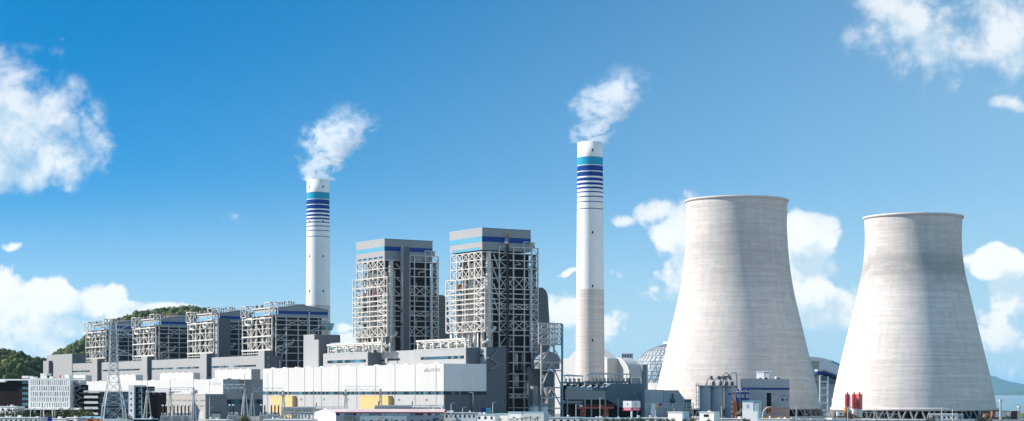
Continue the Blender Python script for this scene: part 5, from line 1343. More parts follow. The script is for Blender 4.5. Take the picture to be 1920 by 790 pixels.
def coal_shed():
    fr = Frame(1536, 1290, R(10)); t = fthing('transfer_tower', 'beige transfer tower with small square windows between the two cooling towers', 'tower', fr)
    z = lambda p: fr.zz(p); xl = fr.tx(1505)
    box(t, 'wall', beige, xl, 0, 0, 12, 0, z(678)); box(t, 'roof', wht2, xl-.4, .4, -.4, 12.4, z(678), z(676.6))
    for p, q in ((1530,695),(1521,695),(1530,704.5),(1530,716)): box(t, 'window', glass_d, fr.tx(p-2), fr.tx(p+1.6), -.08, .05, z(q+2), z(q-.6))
    f2 = Frame(1530, 1420, 0); s = fthing('storage_shed', 'domed shed roof in white and blue behind the beige transfer tower', 'shed', f2)
    k = 1420/F
    arc = [(-56*k+math.cos(math.pi*(1-i/16))*82*k, wz(712,1420)+math.sin(math.pi*i/16)*43*k) for i in range(17)]
    half = 8
    prism(s, 'roof', mat('shed_roof_white', (.70,.72,.73), .5, amt=.05), [(x+40*k, z_) for x, z_ in arc], 'y', 0, 60)
    prism(s, 'roof_stripe', mat('shed_roof_blue', (.14,.40,.55), .5, amt=.06), [(x+40*k, z_+.15) for x, z_ in arc[11:14]]+[(x+40*k, z_-1.5) for x, z_ in reversed(arc[11:14])], 'y', -.2, 55)
    box(s, 'shed_wall', grey_r, -120*k, 80*k, .5, 59, 0, wz(705, 1420))
    f3 = Frame(1535, 1240, R(4)); c = fthing('conveyor_gallery', 'sloping blue roofed conveyor gallery on white trestles between the cooling towers', 'conveyor', f3)
    x1 = f3.tx(1600); z = lambda p: f3.zz(p)
    prism(c, 'gallery_roof', pale_clad, [(-1,z(693)),(4,z(692.5)),(x1,z(713)),(x1,z(716)),(4,z(696)),(-1,z(696.5))], 'y', -1, 8)
    prism(c, 'gallery_side', blue_p, [(-1,z(697)),(4,z(696.2)),(x1,z(716.2)),(x1,z(721.5)),(4,z(701.5)),(-1,z(701.5))], 'y', -.6, 7.6)
    prism(c, 'gallery_floor', black_m, [(-.5,z(701.6)),(4,z(701.6)),(x1,z(721.6)),(x1,z(723)),(4,z(703)),(-.5,z(703))], 'y', -.4, 7.4)
    for p in (1538, 1552.5): x = f3.tx(p); bar(c, 'trestle_leg', wht, (x, .2, 0), (x, .2, z(702 if p < 1545 else 706)), .95)
    for q in (716, 728, 741, 755.5, 769.5): bar(c, 'trestle_tie', wht, (f3.tx(1538), .2, z(q)), (f3.tx(1552.5), .2, z(q)), .8, 1.0)
    x = f3.tx(1575); bar(c, 'trestle_leg', wht, (x, .2, 0), (x, .2, z(713)), .95)
    f4 = Frame(1536, 1330, 0); w = fthing('shed_wall_block', 'plain blue grey shed wall behind the conveyor trestles', 'shed', f4)
    k = 1330/F; box(w, 'wall', mat('shed_wall_grey', (.36,.39,.43), .7, amt=.06, scale=.1, streak=.08), 0, 90*k, 0, 20, 0, wz(721, 1330)); box(w, 'upper_wall', blue_clad, 0, 88*k, .4, 20, wz(721, 1330), wz(704, 1330)); box(w, 'eave', dgrey_r, -.3, 90.5*k, -.3, 20, wz(721, 1330), wz(720, 1330))
coal_shed()
def red_silos():
    Y = 960
    for i, (p, hw_, lab) in enumerate(((1588.8, 4.7, 'plain red cement silo, leftmost of three beside the right cooling tower'), (1601.5, 4.4, 'red and white cement silo with white lettering, middle one of three'), (1611.5, 5.6, 'red and white cement silo with white lettering, rightmost of three'))):
        fr = Frame(p, Y+(0 if i != 1 else 3), 0); s = Y/F
        t = fthing('cement_silo', lab, 'silo', fr, 'red cement silos'); r = hw_*s
        zt, zm = wz(740, Y), wz(767 if i else 764, Y)
        m = crimson if i < 2 else red_m
        sh = drum(t, 'red_shell', m, 0, 0, zm, zt, r); drum(t, 'top_rim', red_m, 0, 0, zt, zt+.2, r+.08); drum(t, 'dust_filter', red_m, 0, 0, zt+.2, zt+1.3, r*.34)
        z0 = wz(779, Y); drum(t, 'white_shell', wht2, 0, 0, z0, zm, r*.98)
        lathe(t, 'outlet_cone', wht2, [(.25,z0-2.2),(r*.98,z0)], 20)
        for k in range(4): a = math.pi/4+k*math.pi/2; bar(t, 'leg', wht2, (r*math.cos(a), r*math.sin(a), 0), (r*math.cos(a), r*math.sin(a), z0), .22)
        if i:
            for k in range(6):
                z = zt-.8-k*1.15; a0 = -1.15
                x, y = (r+.02)*math.cos(a0), (r+.02)*math.sin(a0)
                for (dx, dz, w, h) in ((0,0,.75,.14),(0,.5,.7,.14),(-.2,.25,.13,.6),(.22,.25,.13,.55)):
                    if random.random() < .9: bar(sh, 'lettering', wht, (x+dx-w/2, y-.06, z+dz), (x+dx+w/2, y-.06, z+dz), .1, h)
        if i == 0:
            rod(t, 'ladder', wht, (r+.3, -.5, 0), (r+.3, -.5, zt-1), .18); bar(t, 'platform', wht, (-.5, -r-.3, wz(763, Y)), (r+1.6, -r-.3, wz(763, Y)), .3)
    fr = Frame(1585, 945, 0); s = 945/F
    t = fthing('mixer', 'rusty orange mixer and white cabin at the foot of the red silos', 'machine', fr)
    box(t, 'cabin', wht, -15*s, -3*s, 0, 2.5, wz(780, 945), wz(772, 945)); box(t, 'cabin_window', glass_d, -10*s, -6*s, -.05, .02, wz(778, 945), wz(775, 945)); box(t, 'cabin_base', rust, -15*s, -3*s, .2, 2.3, 0, wz(780, 945))
    box(t, 'hopper', rust, 0, 14*s, .5, 3, 1.2, wz(776, 945)); drum(t, 'drum_mixer', orange_m, 2*s, 1.2, wz(776, 945), wz(764, 945), 1.0); drum(t, 'drum_top', orange_m, 2*s, 1.2, wz(764, 945), wz(761, 945), 1.0, 'cone')
    for k in range(5): bar(t, 'chute', rust, ((4+k*4)*s, .3, 5.5-k*.7), ((12+k*4)*s, .2, 1.5), .5)
    f2 = Frame(1615, 940, 0); c = fthing('belt_conveyor', 'long low grey belt conveyor in front of the right cooling tower', 'conveyor', f2); s = 940/F
    bar(c, 'belt', galv, (0, 0, wz(773, 940)), (70*s, 0, wz(777, 940)), .5, .35)
    for k in range(9): x = 70*s*k/8; bar(c, 'trestle', galv, (x, 0, 0), (x, 0, wz(773+4*k/8, 940)), .18)
    for k in range(8): bar(c, 'brace', galv, (70*s*k/8, 0, .5), (70*s*(k+1)/8, 0, wz(774+4*k/8, 940)), .12)
red_silos()
def right_yard():
    Y = 935; s = Y/F
    fr = Frame(1742, Y, R(-18)); t = fthing('site_office', 'low white site office in front of the right cooling tower', 'site office', fr)
    box(t, 'wall', wht2, 0, 50*s, 0, 5, 0, wz(777, Y)); box(t, 'roof', wht, -.3, 51*s, -.4, 5.4, wz(777, Y), wz(775.8, Y))
    for i, x in enumerate((6,17,26,34,43)): box(t, 'window', glass_d, x*s, (x+3.4)*s, -.05, .05, wz(785, Y), wz(781, Y))
    box(t, 'dark_awning', dgrey_r, 5*s, 17*s, -1.2, 0, wz(781, Y), wz(779.8, Y))
    fr = Frame(1795, Y+4, 0); t = fthing('site_container', 'blue grey container cabin right of the white site office', 'container', fr)
    box(t, 'body', mat('container_blue_grey', (.42,.48,.52), .6, amt=.08), 0, 12*s, 0, 3, 0, wz(778, Y)); box(t, 'roof', wht, -.1, 12.3*s, -.1, 3.1, wz(778, Y), wz(776.8, Y)); box(t, 'door', dgrey_r, 4*s, 6.5*s, -.05, .05, 0, wz(781, Y))
    fr = Frame(1845, Y, 0); t = fthing('rusty_tank', 'short rusty tank beside the dark bush', 'tank', fr); drum(t, 'shell', rust, 5*s, 1, 0, wz(778, Y), 5.5*s); drum(t, 'lid', orange_m, 5*s, 1, wz(778, Y), wz(776.5, Y), 5.8*s)
    fr = Frame(1862, Y, 0); t = fthing('scrap_shelter', 'rusty frame shelter with white sheet front near the shore', 'shelter', fr)
    box(t, 'white_sheet', wht2, 4*s, 23*s, -.1, .1, wz(782.5, Y), wz(772, Y)); box(t, 'rusty_side', rust, -1*s, 4*s, 0, 4, 0, wz(771, Y)); box(t, 'back', rust, 0, 24*s, .2, 4, 0, wz(773, Y)); bar(t, 'roof_sheet', black_m, (0, 1.5, wz(770.5, Y)), (32*s, 1.5, wz(771.5, Y)), 3.4, .35)
    for x in (26, 31): bar(t, 'post', dgrey_r, (x*s, .5, 0), (x*s, .5, wz(771.5, Y)), .2)
    fr = Frame(1888, Y, 0); t = fthing('water_tank', 'small green and white tank between shelter and dark crate', 'tank', fr); drum(t, 'shell', green_m, 4.5*s, 1, 0, wz(781.5, Y), 4.3*s); drum(t, 'lid', wht2, 4.5*s, 1, wz(781.5, Y), wz(779.5, Y), 4.6*s)
    fr = Frame(1898, Y, 0); t = fthing('stacked_crate', 'dark rusty crate standing on end near the right edge', 'crate', fr); box(t, 'body', mat('dark_rust', (.05,.03,.02), .8, amt=.4, scale=.6), 0, 10*s, 0, 3, 0, wz(771.5, Y)); box(t, 'lid', rust, -.1, 10.4*s, -.1, 3.1, wz(771.5, Y), wz(770.6, Y)); 
    for x in (2, 5, 8): box(t, 'slat', rust, x*s, (x+.6)*s, -.12, 0, 0, wz(771.5, Y))
    fr = Frame(1915, Y, 0); t = fthing('lime_hoarding', 'lime green sheet hoarding at the right edge', 'hoarding', fr); box(t, 'sheet', lime_m, 0, 9*s, 0, .2, wz(781.5, Y), wz(775.5, Y))
    for x in (1, 8): bar(t, 'post', galv, (x*s, .3, 0), (x*s, .3, wz(776, Y)), .2)
    for i, (p, py) in enumerate(((1876, 753), (1911, 765))):
        fr = Frame(p, Y-8, 0); t = fthing('mast_pipe', ['tall grey steel column with flared head against the sea','shorter grey steel column with flared head at the right edge'][i], 'column', fr, 'flared steel columns'); s2 = (Y-8)/F
        drum(t, 'column', galv, 0, 0, 0, wz(py, Y-8), 2.1*s2); lathe(t, 'flared_head', wht2, [(2.1*s2,wz(py, Y-8)-.4),(4*s2,wz(py, Y-8)+.5),(4*s2,wz(py, Y-8)+.9),(.1,wz(py, Y-8)+.9)], 16); drum(t, 'head_plate', rust, 0, 0, wz(py, Y-8)+.9, wz(py, Y-8)+1.1, 2.2*s2)
    fr = Frame(1480, 905, 0); t = fthing('boundary_wall', 'long low cream boundary wall along the bottom right', 'wall', fr); s = 905/F
    box(t, 'wall', wht2, 0, 470*s, 0, .5, 0, wz(787.6, 905)); box(t, 'coping', wht, -.1, 470*s, -.15, .65, wz(787.6, 905), wz(786.9, 905))
    for k in range(24): box(t, 'pier', beige, (8+k*19.5)*s, (10+k*19.5)*s, -.2, .7, 0, wz(786.3, 905))
    for i, (p, w_, h_, lab) in enumerate(((1484,11,784,'white skip bin below the cooling tower struts'),(1499,12,785,'low white crate stack left of the wall'),(1520,30,785.5,'long white covered trailer at the foot of the nearer cooling tower'),(1560,26,784.5,'white flat truck bed below the red silos'),(1585,10,786,'white round-topped cabin below the red silos'))):
        fr = Frame(p, 915, 0); t = fthing('yard_container', lab, 'container', fr, 'white yard clutter'); s = 915/F
        box(t, 'body', wht if i % 2 else wht2, 0, w_*s, 0, 2.4, .6, wz(h_, 915)); box(t, 'cover', wht, -.1, w_*s+.1, -.1, 2.5, wz(h_, 915), wz(h_, 915)+.18)
        for x in (.15, .8): drum(t, 'wheel', black_m, w_*s*x, .2, 0, .6, .3)
right_yard()

# ================================================================== left foreground
def office():
    fr = Frame(55, 1000, R(-24)); t = fthing('office_block', 'five storey white office block with slit windows and dark glazed wing', 'office block', fr)
    z = lambda p: fr.zz(p); x1 = fr.tx(131)
    zt, zb = z(712.5), z(765)
    box(t, 'glazing', glass_d, .3, x1-.3, .5, 14, zb, zt-.6)
    rows = [712.5, 723.6, 734, 744.2, 754.4, 765]
    for i, p in enumerate(rows): box(t, 'spandrel', wht, 0, x1, 0, .8, z(p)-.32, z(p)+.32)
    for i in range(5):
        x = 0.0; z0, z1 = z(rows[i+1])+.32, z(rows[i])-.32
        box(t, 'pier', wht, 0, 1.0, .02, .8, z0, z1); box(t, 'pier', wht, x1-.8, x1, .02, .8, z0, z1); x = 1.0
        while x < x1-1.6:
            g = rnd(.45, .85); w = rnd(.55, 1.1)
            if x+g+w > x1-.8: w = x1-.8-x-g
            if w > .1: box(t, 'pier', wht, x+g, x+g+w, .02, .8, z0, z1)
            if random.random() < .45: box(t, 'blind', grey_r, x, x+g, .35, .45, z0, z1)
            x += g+w
    box(t, 'roof', wht, -.2, x1+.2, -.1, 14, zt+.32, zt+.9); box(t, 'side_wall', wht2, x1-.3, x1, .9, 14, zb, zt)
    # dark wing
    xl = fr.tx(-60)
    box(t, 'wing_wall', brown_gl, xl, -.4, 2.5, 14, 0, z(713)); box(t, 'wing_roof', wht, xl, -.2, .5, 14, z(713.4), z(711)); box(t, 'wing_fin', wht, -.8, -.3, .3, 3, zb, z(713.4))
    box(t, 'wing_eave', wht, xl, fr.tx(9), 0, 2, z(716.5), z(713))
    for r_ in range(5):
        zc = z(717.5+r_*10.2)
        for k in range(5): box(t, 'window', glass_t, fr.tx(36.5+k*3.0), fr.tx(38.8+k*3.0), 2.4, 2.52, zc-.8, zc+.8)
        for p in (29,): box(t, 'window', glass_d, fr.tx(p), fr.tx(p+1.6), 2.42, 2.52, zc-.5, zc+.5)
    box(t, 'podium', wht2, xl, x1+8, -2.5, 1, zb-1.0, zb-.2)
    for k in range(14): x = xl+(x1+8-xl)*k/13; bar(t, 'column', wht2, (x, -2, 0), (x, -2, zb-1), .6)
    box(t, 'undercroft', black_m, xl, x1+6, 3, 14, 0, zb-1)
    for i, (p, w, h) in enumerate(((32,12,2.2),(48,5,1.5),(67,12,4.4),(84,5,1.6),(104,6,2.4),(112,8,3.2))): box(t, 'roof_plant', wht2 if i % 2 == 0 else wht, fr.tx(p), fr.tx(p+w), 4, 8, zt+.9, zt+.9+h*.6)
    drum(t, 'roof_beacon', red_m, fr.tx(106.5), 3, zt+.9, zt+2.6, .4)
    mesh(t, 'skylight', black_m, [(fr.tx(73),3.9,zt+3.5),(fr.tx(84),3.9,zt+.95),(fr.tx(84),8,zt+.95),(fr.tx(73),8,zt+3.5)], [(0,1,2,3)])
    # escape stair
    xa, xb = fr.tx(132), fr.tx(143)
    box(t, 'stair_core', black_m, xa, xb+2, 4, 8, zb, z(722)); box(t, 'stair_head', pale_clad, xa, xb, 3.5, 9, z(725), z(714))
    for k in range(5):
        za = z(764-k*9); bar(t, 'stair_flight', dark_clad, (xa if k % 2 else xb+1, 2.8, za), (xb+1 if k % 2 else xa, 2.8, za+2.7), .5, .8)
        box(t, 'stair_landing', dgrey_r, xb, xb+3.4, 2.4, 4, za+2.4, za+2.8)
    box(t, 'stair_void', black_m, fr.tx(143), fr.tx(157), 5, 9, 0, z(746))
office()
def admin():
    fr = Frame(158, 985, R(-20)); t = fthing('car_park_block', 'dark glazed block with white balcony decks behind the transmission tower', 'building', fr)
    z = lambda p: fr.zz(p); x1 = fr.tx(242)
    box(t, 'dark_glazing', mat('navy_glazing', (.012,.022,.05), .15, amt=.6, scale=.25, spec=.6), fr.tx(184), x1, 1.5, 12, 0, z(735))
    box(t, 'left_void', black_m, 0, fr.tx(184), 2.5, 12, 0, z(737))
    for k, p in enumerate((736.5, 746.8, 757, 767.4, 778)):
        box(t, 'balcony_deck', wht, .0, fr.tx(183.5), 0, 4, z(p), z(p-1.2)); 
        if k: 
            box(t, 'balcony_front', wht2, 0, fr.tx(183.5), 0, .3, z(p-1.2), z(p-4.4))
    box(t, 'roof_band', wht2, -.3, x1, -.2, 12, z(735), z(732.6))
    for k in range(6): 
        for j in range(4): box(t, 'window', random.choice((glass_b, glass_t, glass_d)), fr.tx(186+k*9), fr.tx(193+k*9), 1.4, 1.6, z(744+j*10), z(738+j*10))
    for j in range(4): bar(t, 'mullion', dark_clad, (fr.tx(184), 1.3, z(746+j*10.2)), (x1, 1.3, z(746+j*10.2)), .4)
    xa, xb = x1, fr.tx(252)
    box(t, 'white_pier', wht, xa, xb, -.5, 12, 0, z(722.5))
    for j in range(4): box(t, 'pier_window', glass_d, fr.tx(245.5), fr.tx(248.2), -.56, -.4, z(739.5+j*10.6), z(736+j*10.6))
    xc = fr.tx(268)
    box(t, 'right_glazing', brown_gl, xb, xc, 1, 12, 0, z(725)); box(t, 'right_cap', dark_clad, xb, xc, .6, 12, z(726.5), z(725))
    for j in range(5): bar(t, 'floor_line', dark_clad, (xb, .8, z(736+j*10.4)), (xc, .8, z(736+j*10.4)), .35); box(t, 'window', glass_t, fr.tx(258), fr.tx(264), .9, 1.05, z(735+j*10.4), z(729+j*10.4))
    box(t, 'far_wing', brown_gl, xc, fr.tx(290), 3, 12, 0, z(736)); box(t, 'far_wing_roof', wht, xc, fr.tx(318), 2.6, 12, z(736), z(734))
admin()
def block():
    fr = Frame(385, 960, R(28)); t = fthing('switch_house', 'beige windowless switch house with a dark side and roller door', 'building', fr)
    a = fr.ty(288); b = fr.tx(425.5); zt = fr.zz(739)
    box(t, 'front_wall', beige, 0, .5, 0, a, 0, zt); box(t, 'side_wall', dgrey_r, .5, b, 0, .5, 0, zt-.02); box(t, 'roof', grey_r, .5, b, .5, a, zt-1, zt-.3)  # darker grey of the side wall has its shade put into the colour
    box(t, 'coping', wht2, -.15, .5, -.1, a, zt, zt+.3)
    for i in range(2):
        for k in range(9): box(t, 'louvre', dgrey_r, -.05, .02, a*(k+.12)/9, a*(k+.85)/9, fr.zz(751+i*10, 0, a*.3)-.35, fr.zz(751+i*10, 0, a*.3)+.35)
    for k in range(7): box(t, 'bay_panel', grey_r, -.06, .02, a*(k+.2)/7, a*(k+.8)/7, 1.2, 5)
    x0, x1 = fr.tx(396.5), fr.tx(413); box(t, 'roller_door', wht2, x0, x1, -.06, .02, 0, fr.zz(775)); box(t, 'door_hood', black_m, x0-.4, x1+.4, -.8, .02, fr.zz(775), fr.zz(773.6))
    for x, h in ((a*.3, 2.2), (a*.75, 1.6)): box(t, 'roof_unit', wht2, 2, 5, x, x+3.5, zt-.3, zt+h)
block()

def lattice_tower():
    Y = 850; fr = Frame(213, Y, R(20)); s = Y/F
    t = fthing('transmission_tower', 'tall lattice steel transmission tower in front of the left boiler houses', 'pylon', fr)
    zt = wz(606, Y)
    st = [(0, 27*s), (wz(760, Y), 22*s), (wz(736, Y), 16.5*s), (wz(714, Y), 11.5*s), (wz(690, Y), 9.6*s), (wz(665, Y), 8.0*s), (wz(645, Y), 7.3*s), (wz(625, Y), 6.7*s), (zt, 5.5*s)]
    m = mat('pylon_steel', (.55,.56,.56), .45, metal=.3, amt=.15)
    def half(z): return float(np.interp(z, [q[0] for q in st], [q[1] for q in st]))
    cor = [(-1,-1),(1,-1),(1,1),(-1,1)]
    for sx, sy in cor:
        for (z0, h0), (z1, h1) in zip(st[:-1], st[1:]):
            bar(t, 'leg', m, (sx*h0*.82, sy*h0*.82, z0), (sx*h1*.82, sy*h1*.82, z1), .34 if z0 < 12 else .26)
    lv = [0, wz(760, Y), wz(748, Y), wz(736, Y)]
    z = lv[-1]
    while z < zt-2.2: z += max(1.9, half(z)*1.15); lv.append(min(z, zt))
    for z0, z1 in zip(lv[:-1], lv[1:]):
        h0, h1 = half(z0)*.82, half(z1)*.82
        for k in range(4):
            a, b = cor[k], cor[(k+1) % 4]
            bar(t, 'brace', m, (a[0]*h0, a[1]*h0, z0), (b[0]*h1, b[1]*h1, z1), .15); bar(t, 'brace', m, (b[0]*h0, b[1]*h0, z0), (a[0]*h1, a[1]*h1, z1), .15)
            bar(t, 'girt', m, (a[0]*h1, a[1]*h1, z1), (b[0]*h1, b[1]*h1, z1), .2)
    for py, ln in ((609, 30), (628, 34), (666, 36)):
        z = wz(py, Y); h = half(z)*.82
        for sx in (-1, 1):
            tip = (sx*ln*s, 0, z)
            for sy in (-1, 1):
                bar(t, 'cross_arm', m, (sx*h, sy*h, z), tip, .26); bar(t, 'cross_arm', m, (sx*h, sy*h, z+3.0 if py > 610 else z-3.2), tip, .22)
            for k in (1, 2, 3):
                f0 = k/4; bar(t, 'arm_brace', m, (sx*(h+(ln*s-h)*f0), -h*(1-f0), z), (sx*(h+(ln*s-h)*f0), 0, z+(3.0 if py > 610 else -3.2)*(1-f0)), .14)
            if py > 610:
                rod(t, 'insulator', wht, (tip[0], 0, z), (tip[0]+2.0*sx*.9, -1.4, z-2.9), .22)
lattice_tower()
def a_frame(px, Y, top, lab, w=7, ang=0.0, mast=0):
    fr = Frame(px, Y, R(ang)); t = fthing('gantry_column', lab, 'gantry', fr, 'substation gantry columns'); s = Y/F
    z = wz(top, Y)
    for sx in (-1, 1):
        rod(t, 'leg', wht2, (sx*w*s, 0, 0), (sx*.8*s, 0, z), .26); rod(t, 'leg', wht2, (sx*w*s*.6, 3.5, 0), (sx*.5*s, .6, z), .2)
    for k in (.3, .62): bar(t, 'tie', wht2, (-w*s*(1-k)-.2, 0, z*k), (w*s*(1-k)+.2, 0, z*k), .22)
    bar(t, 'head', dgrey_r, (-1.6*s, 0, z), (1.6*s, 0, z), .7)
    drum(t, 'neck', wht2, 0, 0, z-1.4, z, .4)
    if mast: rod(t, 'lightning_rod', galv, (0, 0, z), (0, 0, wz(mast, Y)), .14)
    for k in (-1, 1):
        for j in range(3): drum(t, 'insulator_disc', ceram, k*1.0, -.3, z-2.6+j*.5, z-2.3+j*.5, .28)
for q in ((276.5,900,731,'white A-frame gantry column right of the dark glazed block',8,704),(319,905,730,'tall white A-frame gantry column in front of the beige switch house',6,703),(363,930,729,'short A-frame gantry column above the corner of the switch house',5,710),(459,915,728,'white A-frame gantry column with a long lightning rod beside the white hall',7.5,701),(472.5,915,736,'white A-frame gantry column just right of the one with a lightning rod',6,0),
          (531,930,734,'slim A-frame gantry column in front of the left yellow bay',4.5,0),(648,930,732,'slim A-frame gantry column in the middle of the white hall',4.5,0),(713.5,930,731,'slim A-frame gantry column in front of the right yellow bay',4.5,0)):
    a_frame(q[0], q[1], q[2], q[3], q[4], 0, q[5])
def truss(p0, p1, Y, top, bot, lab, m, w):
    fr = Frame(p0, Y, 0); t = fthing('gantry_beam', lab, 'gantry beam', fr, 'substation gantry beams'); s = Y/F; x1 = (p1-p0)*s
    za, zb = wz(top, Y), wz(bot, Y); n = max(4, int(x1/1.6))
    for zz in (za, zb): bar(t, 'chord', m, (0, 0, zz), (x1, 0, zz), w)
    for i in range(n): bar(t, 'web', m, (x1*i/n, 0, zb if i % 2 else za), (x1*(i+1)/n, 0, za if i % 2 else zb), w*.6)
    for i in range(3): tube(t, 'dropper', galv, [(x1*(.2+.28*i), 0, zb), (x1*(.26+.28*i), -.6, zb-1.6), (x1*(.36+.28*i), -.8, zb-2.2)], .07, 5)
truss(419, 459, 915, 721, 728, 'white gantry beam across the slate end wall of the far hall', wht, .42)
truss(474, 531, 922, 728, 734.5, 'gantry beam reaching from the column pair to the left yellow bay', wht2, .2)
truss(276.5, 319, 902, 729, 732, 'thin gantry beam between the dark glazed block and the switch house', galv, .16)
truss(319, 363, 915, 727, 731, 'thin gantry beam crossing above the beige switch house', galv, .16)
truss(648, 713.5, 930, 724.5, 731, 'faint gantry beam between two slim columns in front of the white hall', galv, .14)
# transformers with bushings
def transformer(px, Y, lab, n=3):
    fr = Frame(px, Y, R(5)); t = fthing('transformer', lab, 'transformer', fr, 'yard transformers'); s = Y/F
    box(t, 'tank', wht2, 0, 5.5, 0, 3, .4, 3.6); box(t, 'plinth', grey_r, -.3, 5.8, -.3, 3.3, 0, .4)
    for k in range(6): box(t, 'radiator_fin', galv, .3+k*.85, .5+k*.85, -.9, 0, .8, 3.4)
    rod(t, 'conservator', wht, (.3, 2, 4.3), (5, 2, 4.3), .55, 'drum')
    for k in range(n):
        x = 1+k*1.8; bu = rod(t, 'bushing', ceram, (x, 1.5, 3.6), (x, 1.3, 8.2), .34)
        for j in range(5): drum(bu, 'bushing_shed', ceram, x, 1.42, 4.2+j*.8, 4.35+j*.8, .55)
        drum(bu, 'bushing_cap', wht, x, 1.3, 8.2, 8.9, .5)
for q in ((301,905,'transformer with brown bushings in front of the left part of the switch house'),(322,900,'transformer with brown bushings in front of the middle of the switch house'),(336,912,'transformer with brown bushings in front of the right part of the switch house'),(427,935,'transformer with two tall brown bushings below the white gantry beam',2),(486,940,'transformer just left of the white hall corner',2),(505,935,'transformer below the left yellow bay',3)):
    transformer(*q)
def duct_rack(p0, p1, Y, top, lab, open_end=False):
    fr = Frame(p0, Y, R(10)); t = fthing('bus_duct_rack', lab, 'pipework', fr, 'silver bus ducts'); x1 = fr.tx(p1); z = fr.zz(top)
    n = int(x1/5.5)
    for y in (0, 2.2, 4.4): rod(t, 'duct', pipe_g if y else galv, (0, y, z-.8-y*.25), (x1*(.55 if y == 0 else 1), y, z-.8-y*.25), .62, 'drum')
    bar(t, 'top_beam', wht, (0, -.5, z), (x1, -.5, z), .35); bar(t, 'lower_beam', wht, (0, -.5, z-4.2), (x1, -.5, z-4.2), .35)
    rod(t, 'low_duct', galv, (0, .5, z-3.2), (x1, .5, z-3.2), .7, 'drum')
    for i in range(n+1):
        x = x1*i/n; bar(t, 'post', steel, (x, -.5, 0), (x, -.5, z), .3)
        if i < n and i % 2: drum(t, 'gas_valve', wht2, x+1.6, .3, z-2.6, z-1.2, .5)
        if i < n and i % 3 == 0: rod(t, 'bushing', ceram, (x+2, 2, z-.3), (x+2.1, 1.8, z+2.2), .24)
    if open_end:
        for i in range(4): bar(t, 'brace', wht2, (x1-1-i*2, -.6, z-4), (x1-2.5-i*2, -.6, z), .3)
duct_rack(527, 645, 960, 763.5, 'silver bus duct rack in front of the left yellow bay and grey wall')
duct_rack(703, 829, 925, 760.5, 'silver bus duct rack between the right yellow bay and the hall corner', True)
def clutter():
    ordn = ['first','second','third','fourth','fifth','sixth','seventh','eighth','ninth','tenth','eleventh','twelfth','thirteenth','fourteenth']
    for i in range(14):
        p = 497+i*6.2; Y = 915+rnd(-8,8); fr = Frame(p, Y, 0)
        t = fthing('switchgear_unit', 'grey switchgear unit left of the red roofed workshop, %s from the left' % ordn[i], 'switchgear', fr, 'switchgear in front of the left yellow bay')
        h = rnd(2.4,4.4); box(t, 'cabinet', random.choice((wht2, galv, grey_r)), 0, rnd(.8,1.4), 0, 1.2, 0, h); drum(t, 'terminal', ceram, .5, .5, h, h+rnd(.8,1.8), .2); drum(t, 'terminal_cap', wht, .5, .5, h+.7, h+1.0, .36)
clutter()
def workshop():
    Y0 = 872; fr = Frame(630, Y0, R(-3)); t = fthing('workshop', 'long white workshop with red roof edge and gable end', 'workshop', fr)
    z = lambda p: fr.zz(p); xl = fr.tx(582); x1 = fr.tx(832.5)
    w = 14; ze = z(774); zr = z(767.8)
    # gable end turned to the left, long side to the viewer
    gx = xl
    mesh(t, 'gable_wall', wht, [(0,0,0),(gx,w*.9,0),(gx,w*.9,ze+.1),(gx*.55,w*.45,zr),(0,0,ze)], [(0,1,2,3,4)])
    mesh(t, 'front_wall', mat('workshop_shade_wall', (.36,.38,.39), .6, amt=.06, scale=.3, seam=(3,3,.04)), [(0,0,0),(x1,0,0),(x1,0,ze),(0,0,ze)], [(0,1,2,3)])  # front of the white workshop greyed, its shade put into the colour
    mesh(t, 'roof', mat('workshop_roof', (.70,.55,.53), .5, amt=.12, scale=.12), [(-.2,-.5,ze+.15),(x1,-.5,ze+.15),(x1,w*.5,zr+.1),(gx*.55-.2,w*.45,zr+.15)], [(0,1,2,3)])
    bar(t, 'eave_trim', red_roof, (-.2, -.5, ze+.1), (x1, -.5, ze+.1), .4, .5); bar(t, 'verge_trim', wht, (-.1, -.3, ze+.3), (gx*.55, w*.45-.2, zr+.35), .25)
    n = 26
    for i in range(n):
        a = x1*(i+.06)/n; b = x1*(i+.9)/n; box(t, 'clerestory_pane', random.choice((glass_t, galv, glass_d, sky_roof)), a, b, -.06, .02, z(779), z(775.2))
    for i in range(0, n, 3): bar(t, 'bracket', dgrey_r, (x1*i/n, -.1, z(779)), (x1*i/n, -.1, z(774.5)), .3)
    box(t, 'white_panel', wht, fr.tx(675), fr.tx(763), -.12, 0, 0, z(780)); 
    for p in (679, 694, 708, 722, 741, 753, 770, 788, 800, 812, 824): box(t, 'window', random.choice((dgrey_r, glass_d, red_roof)), fr.tx(p), fr.tx(p+5), -.18, -.05, 0, z(787.6))
    x0 = fr.tx(646); xb = fr.tx(664); box(t, 'porch_roof', dgrey_r, x0, xb, -2, 0, z(783), z(781.3))
    for x in (x0+.4, (x0+xb)/2, xb-.4): bar(t, 'porch_post', wht2, (x, -1.8, 0), (x, -1.8, z(783)), .4)
    box(t, 'sign_board', navy_p, fr.tx(812), fr.tx(823), -.4, -.1, z(787), z(784.5))
workshop()
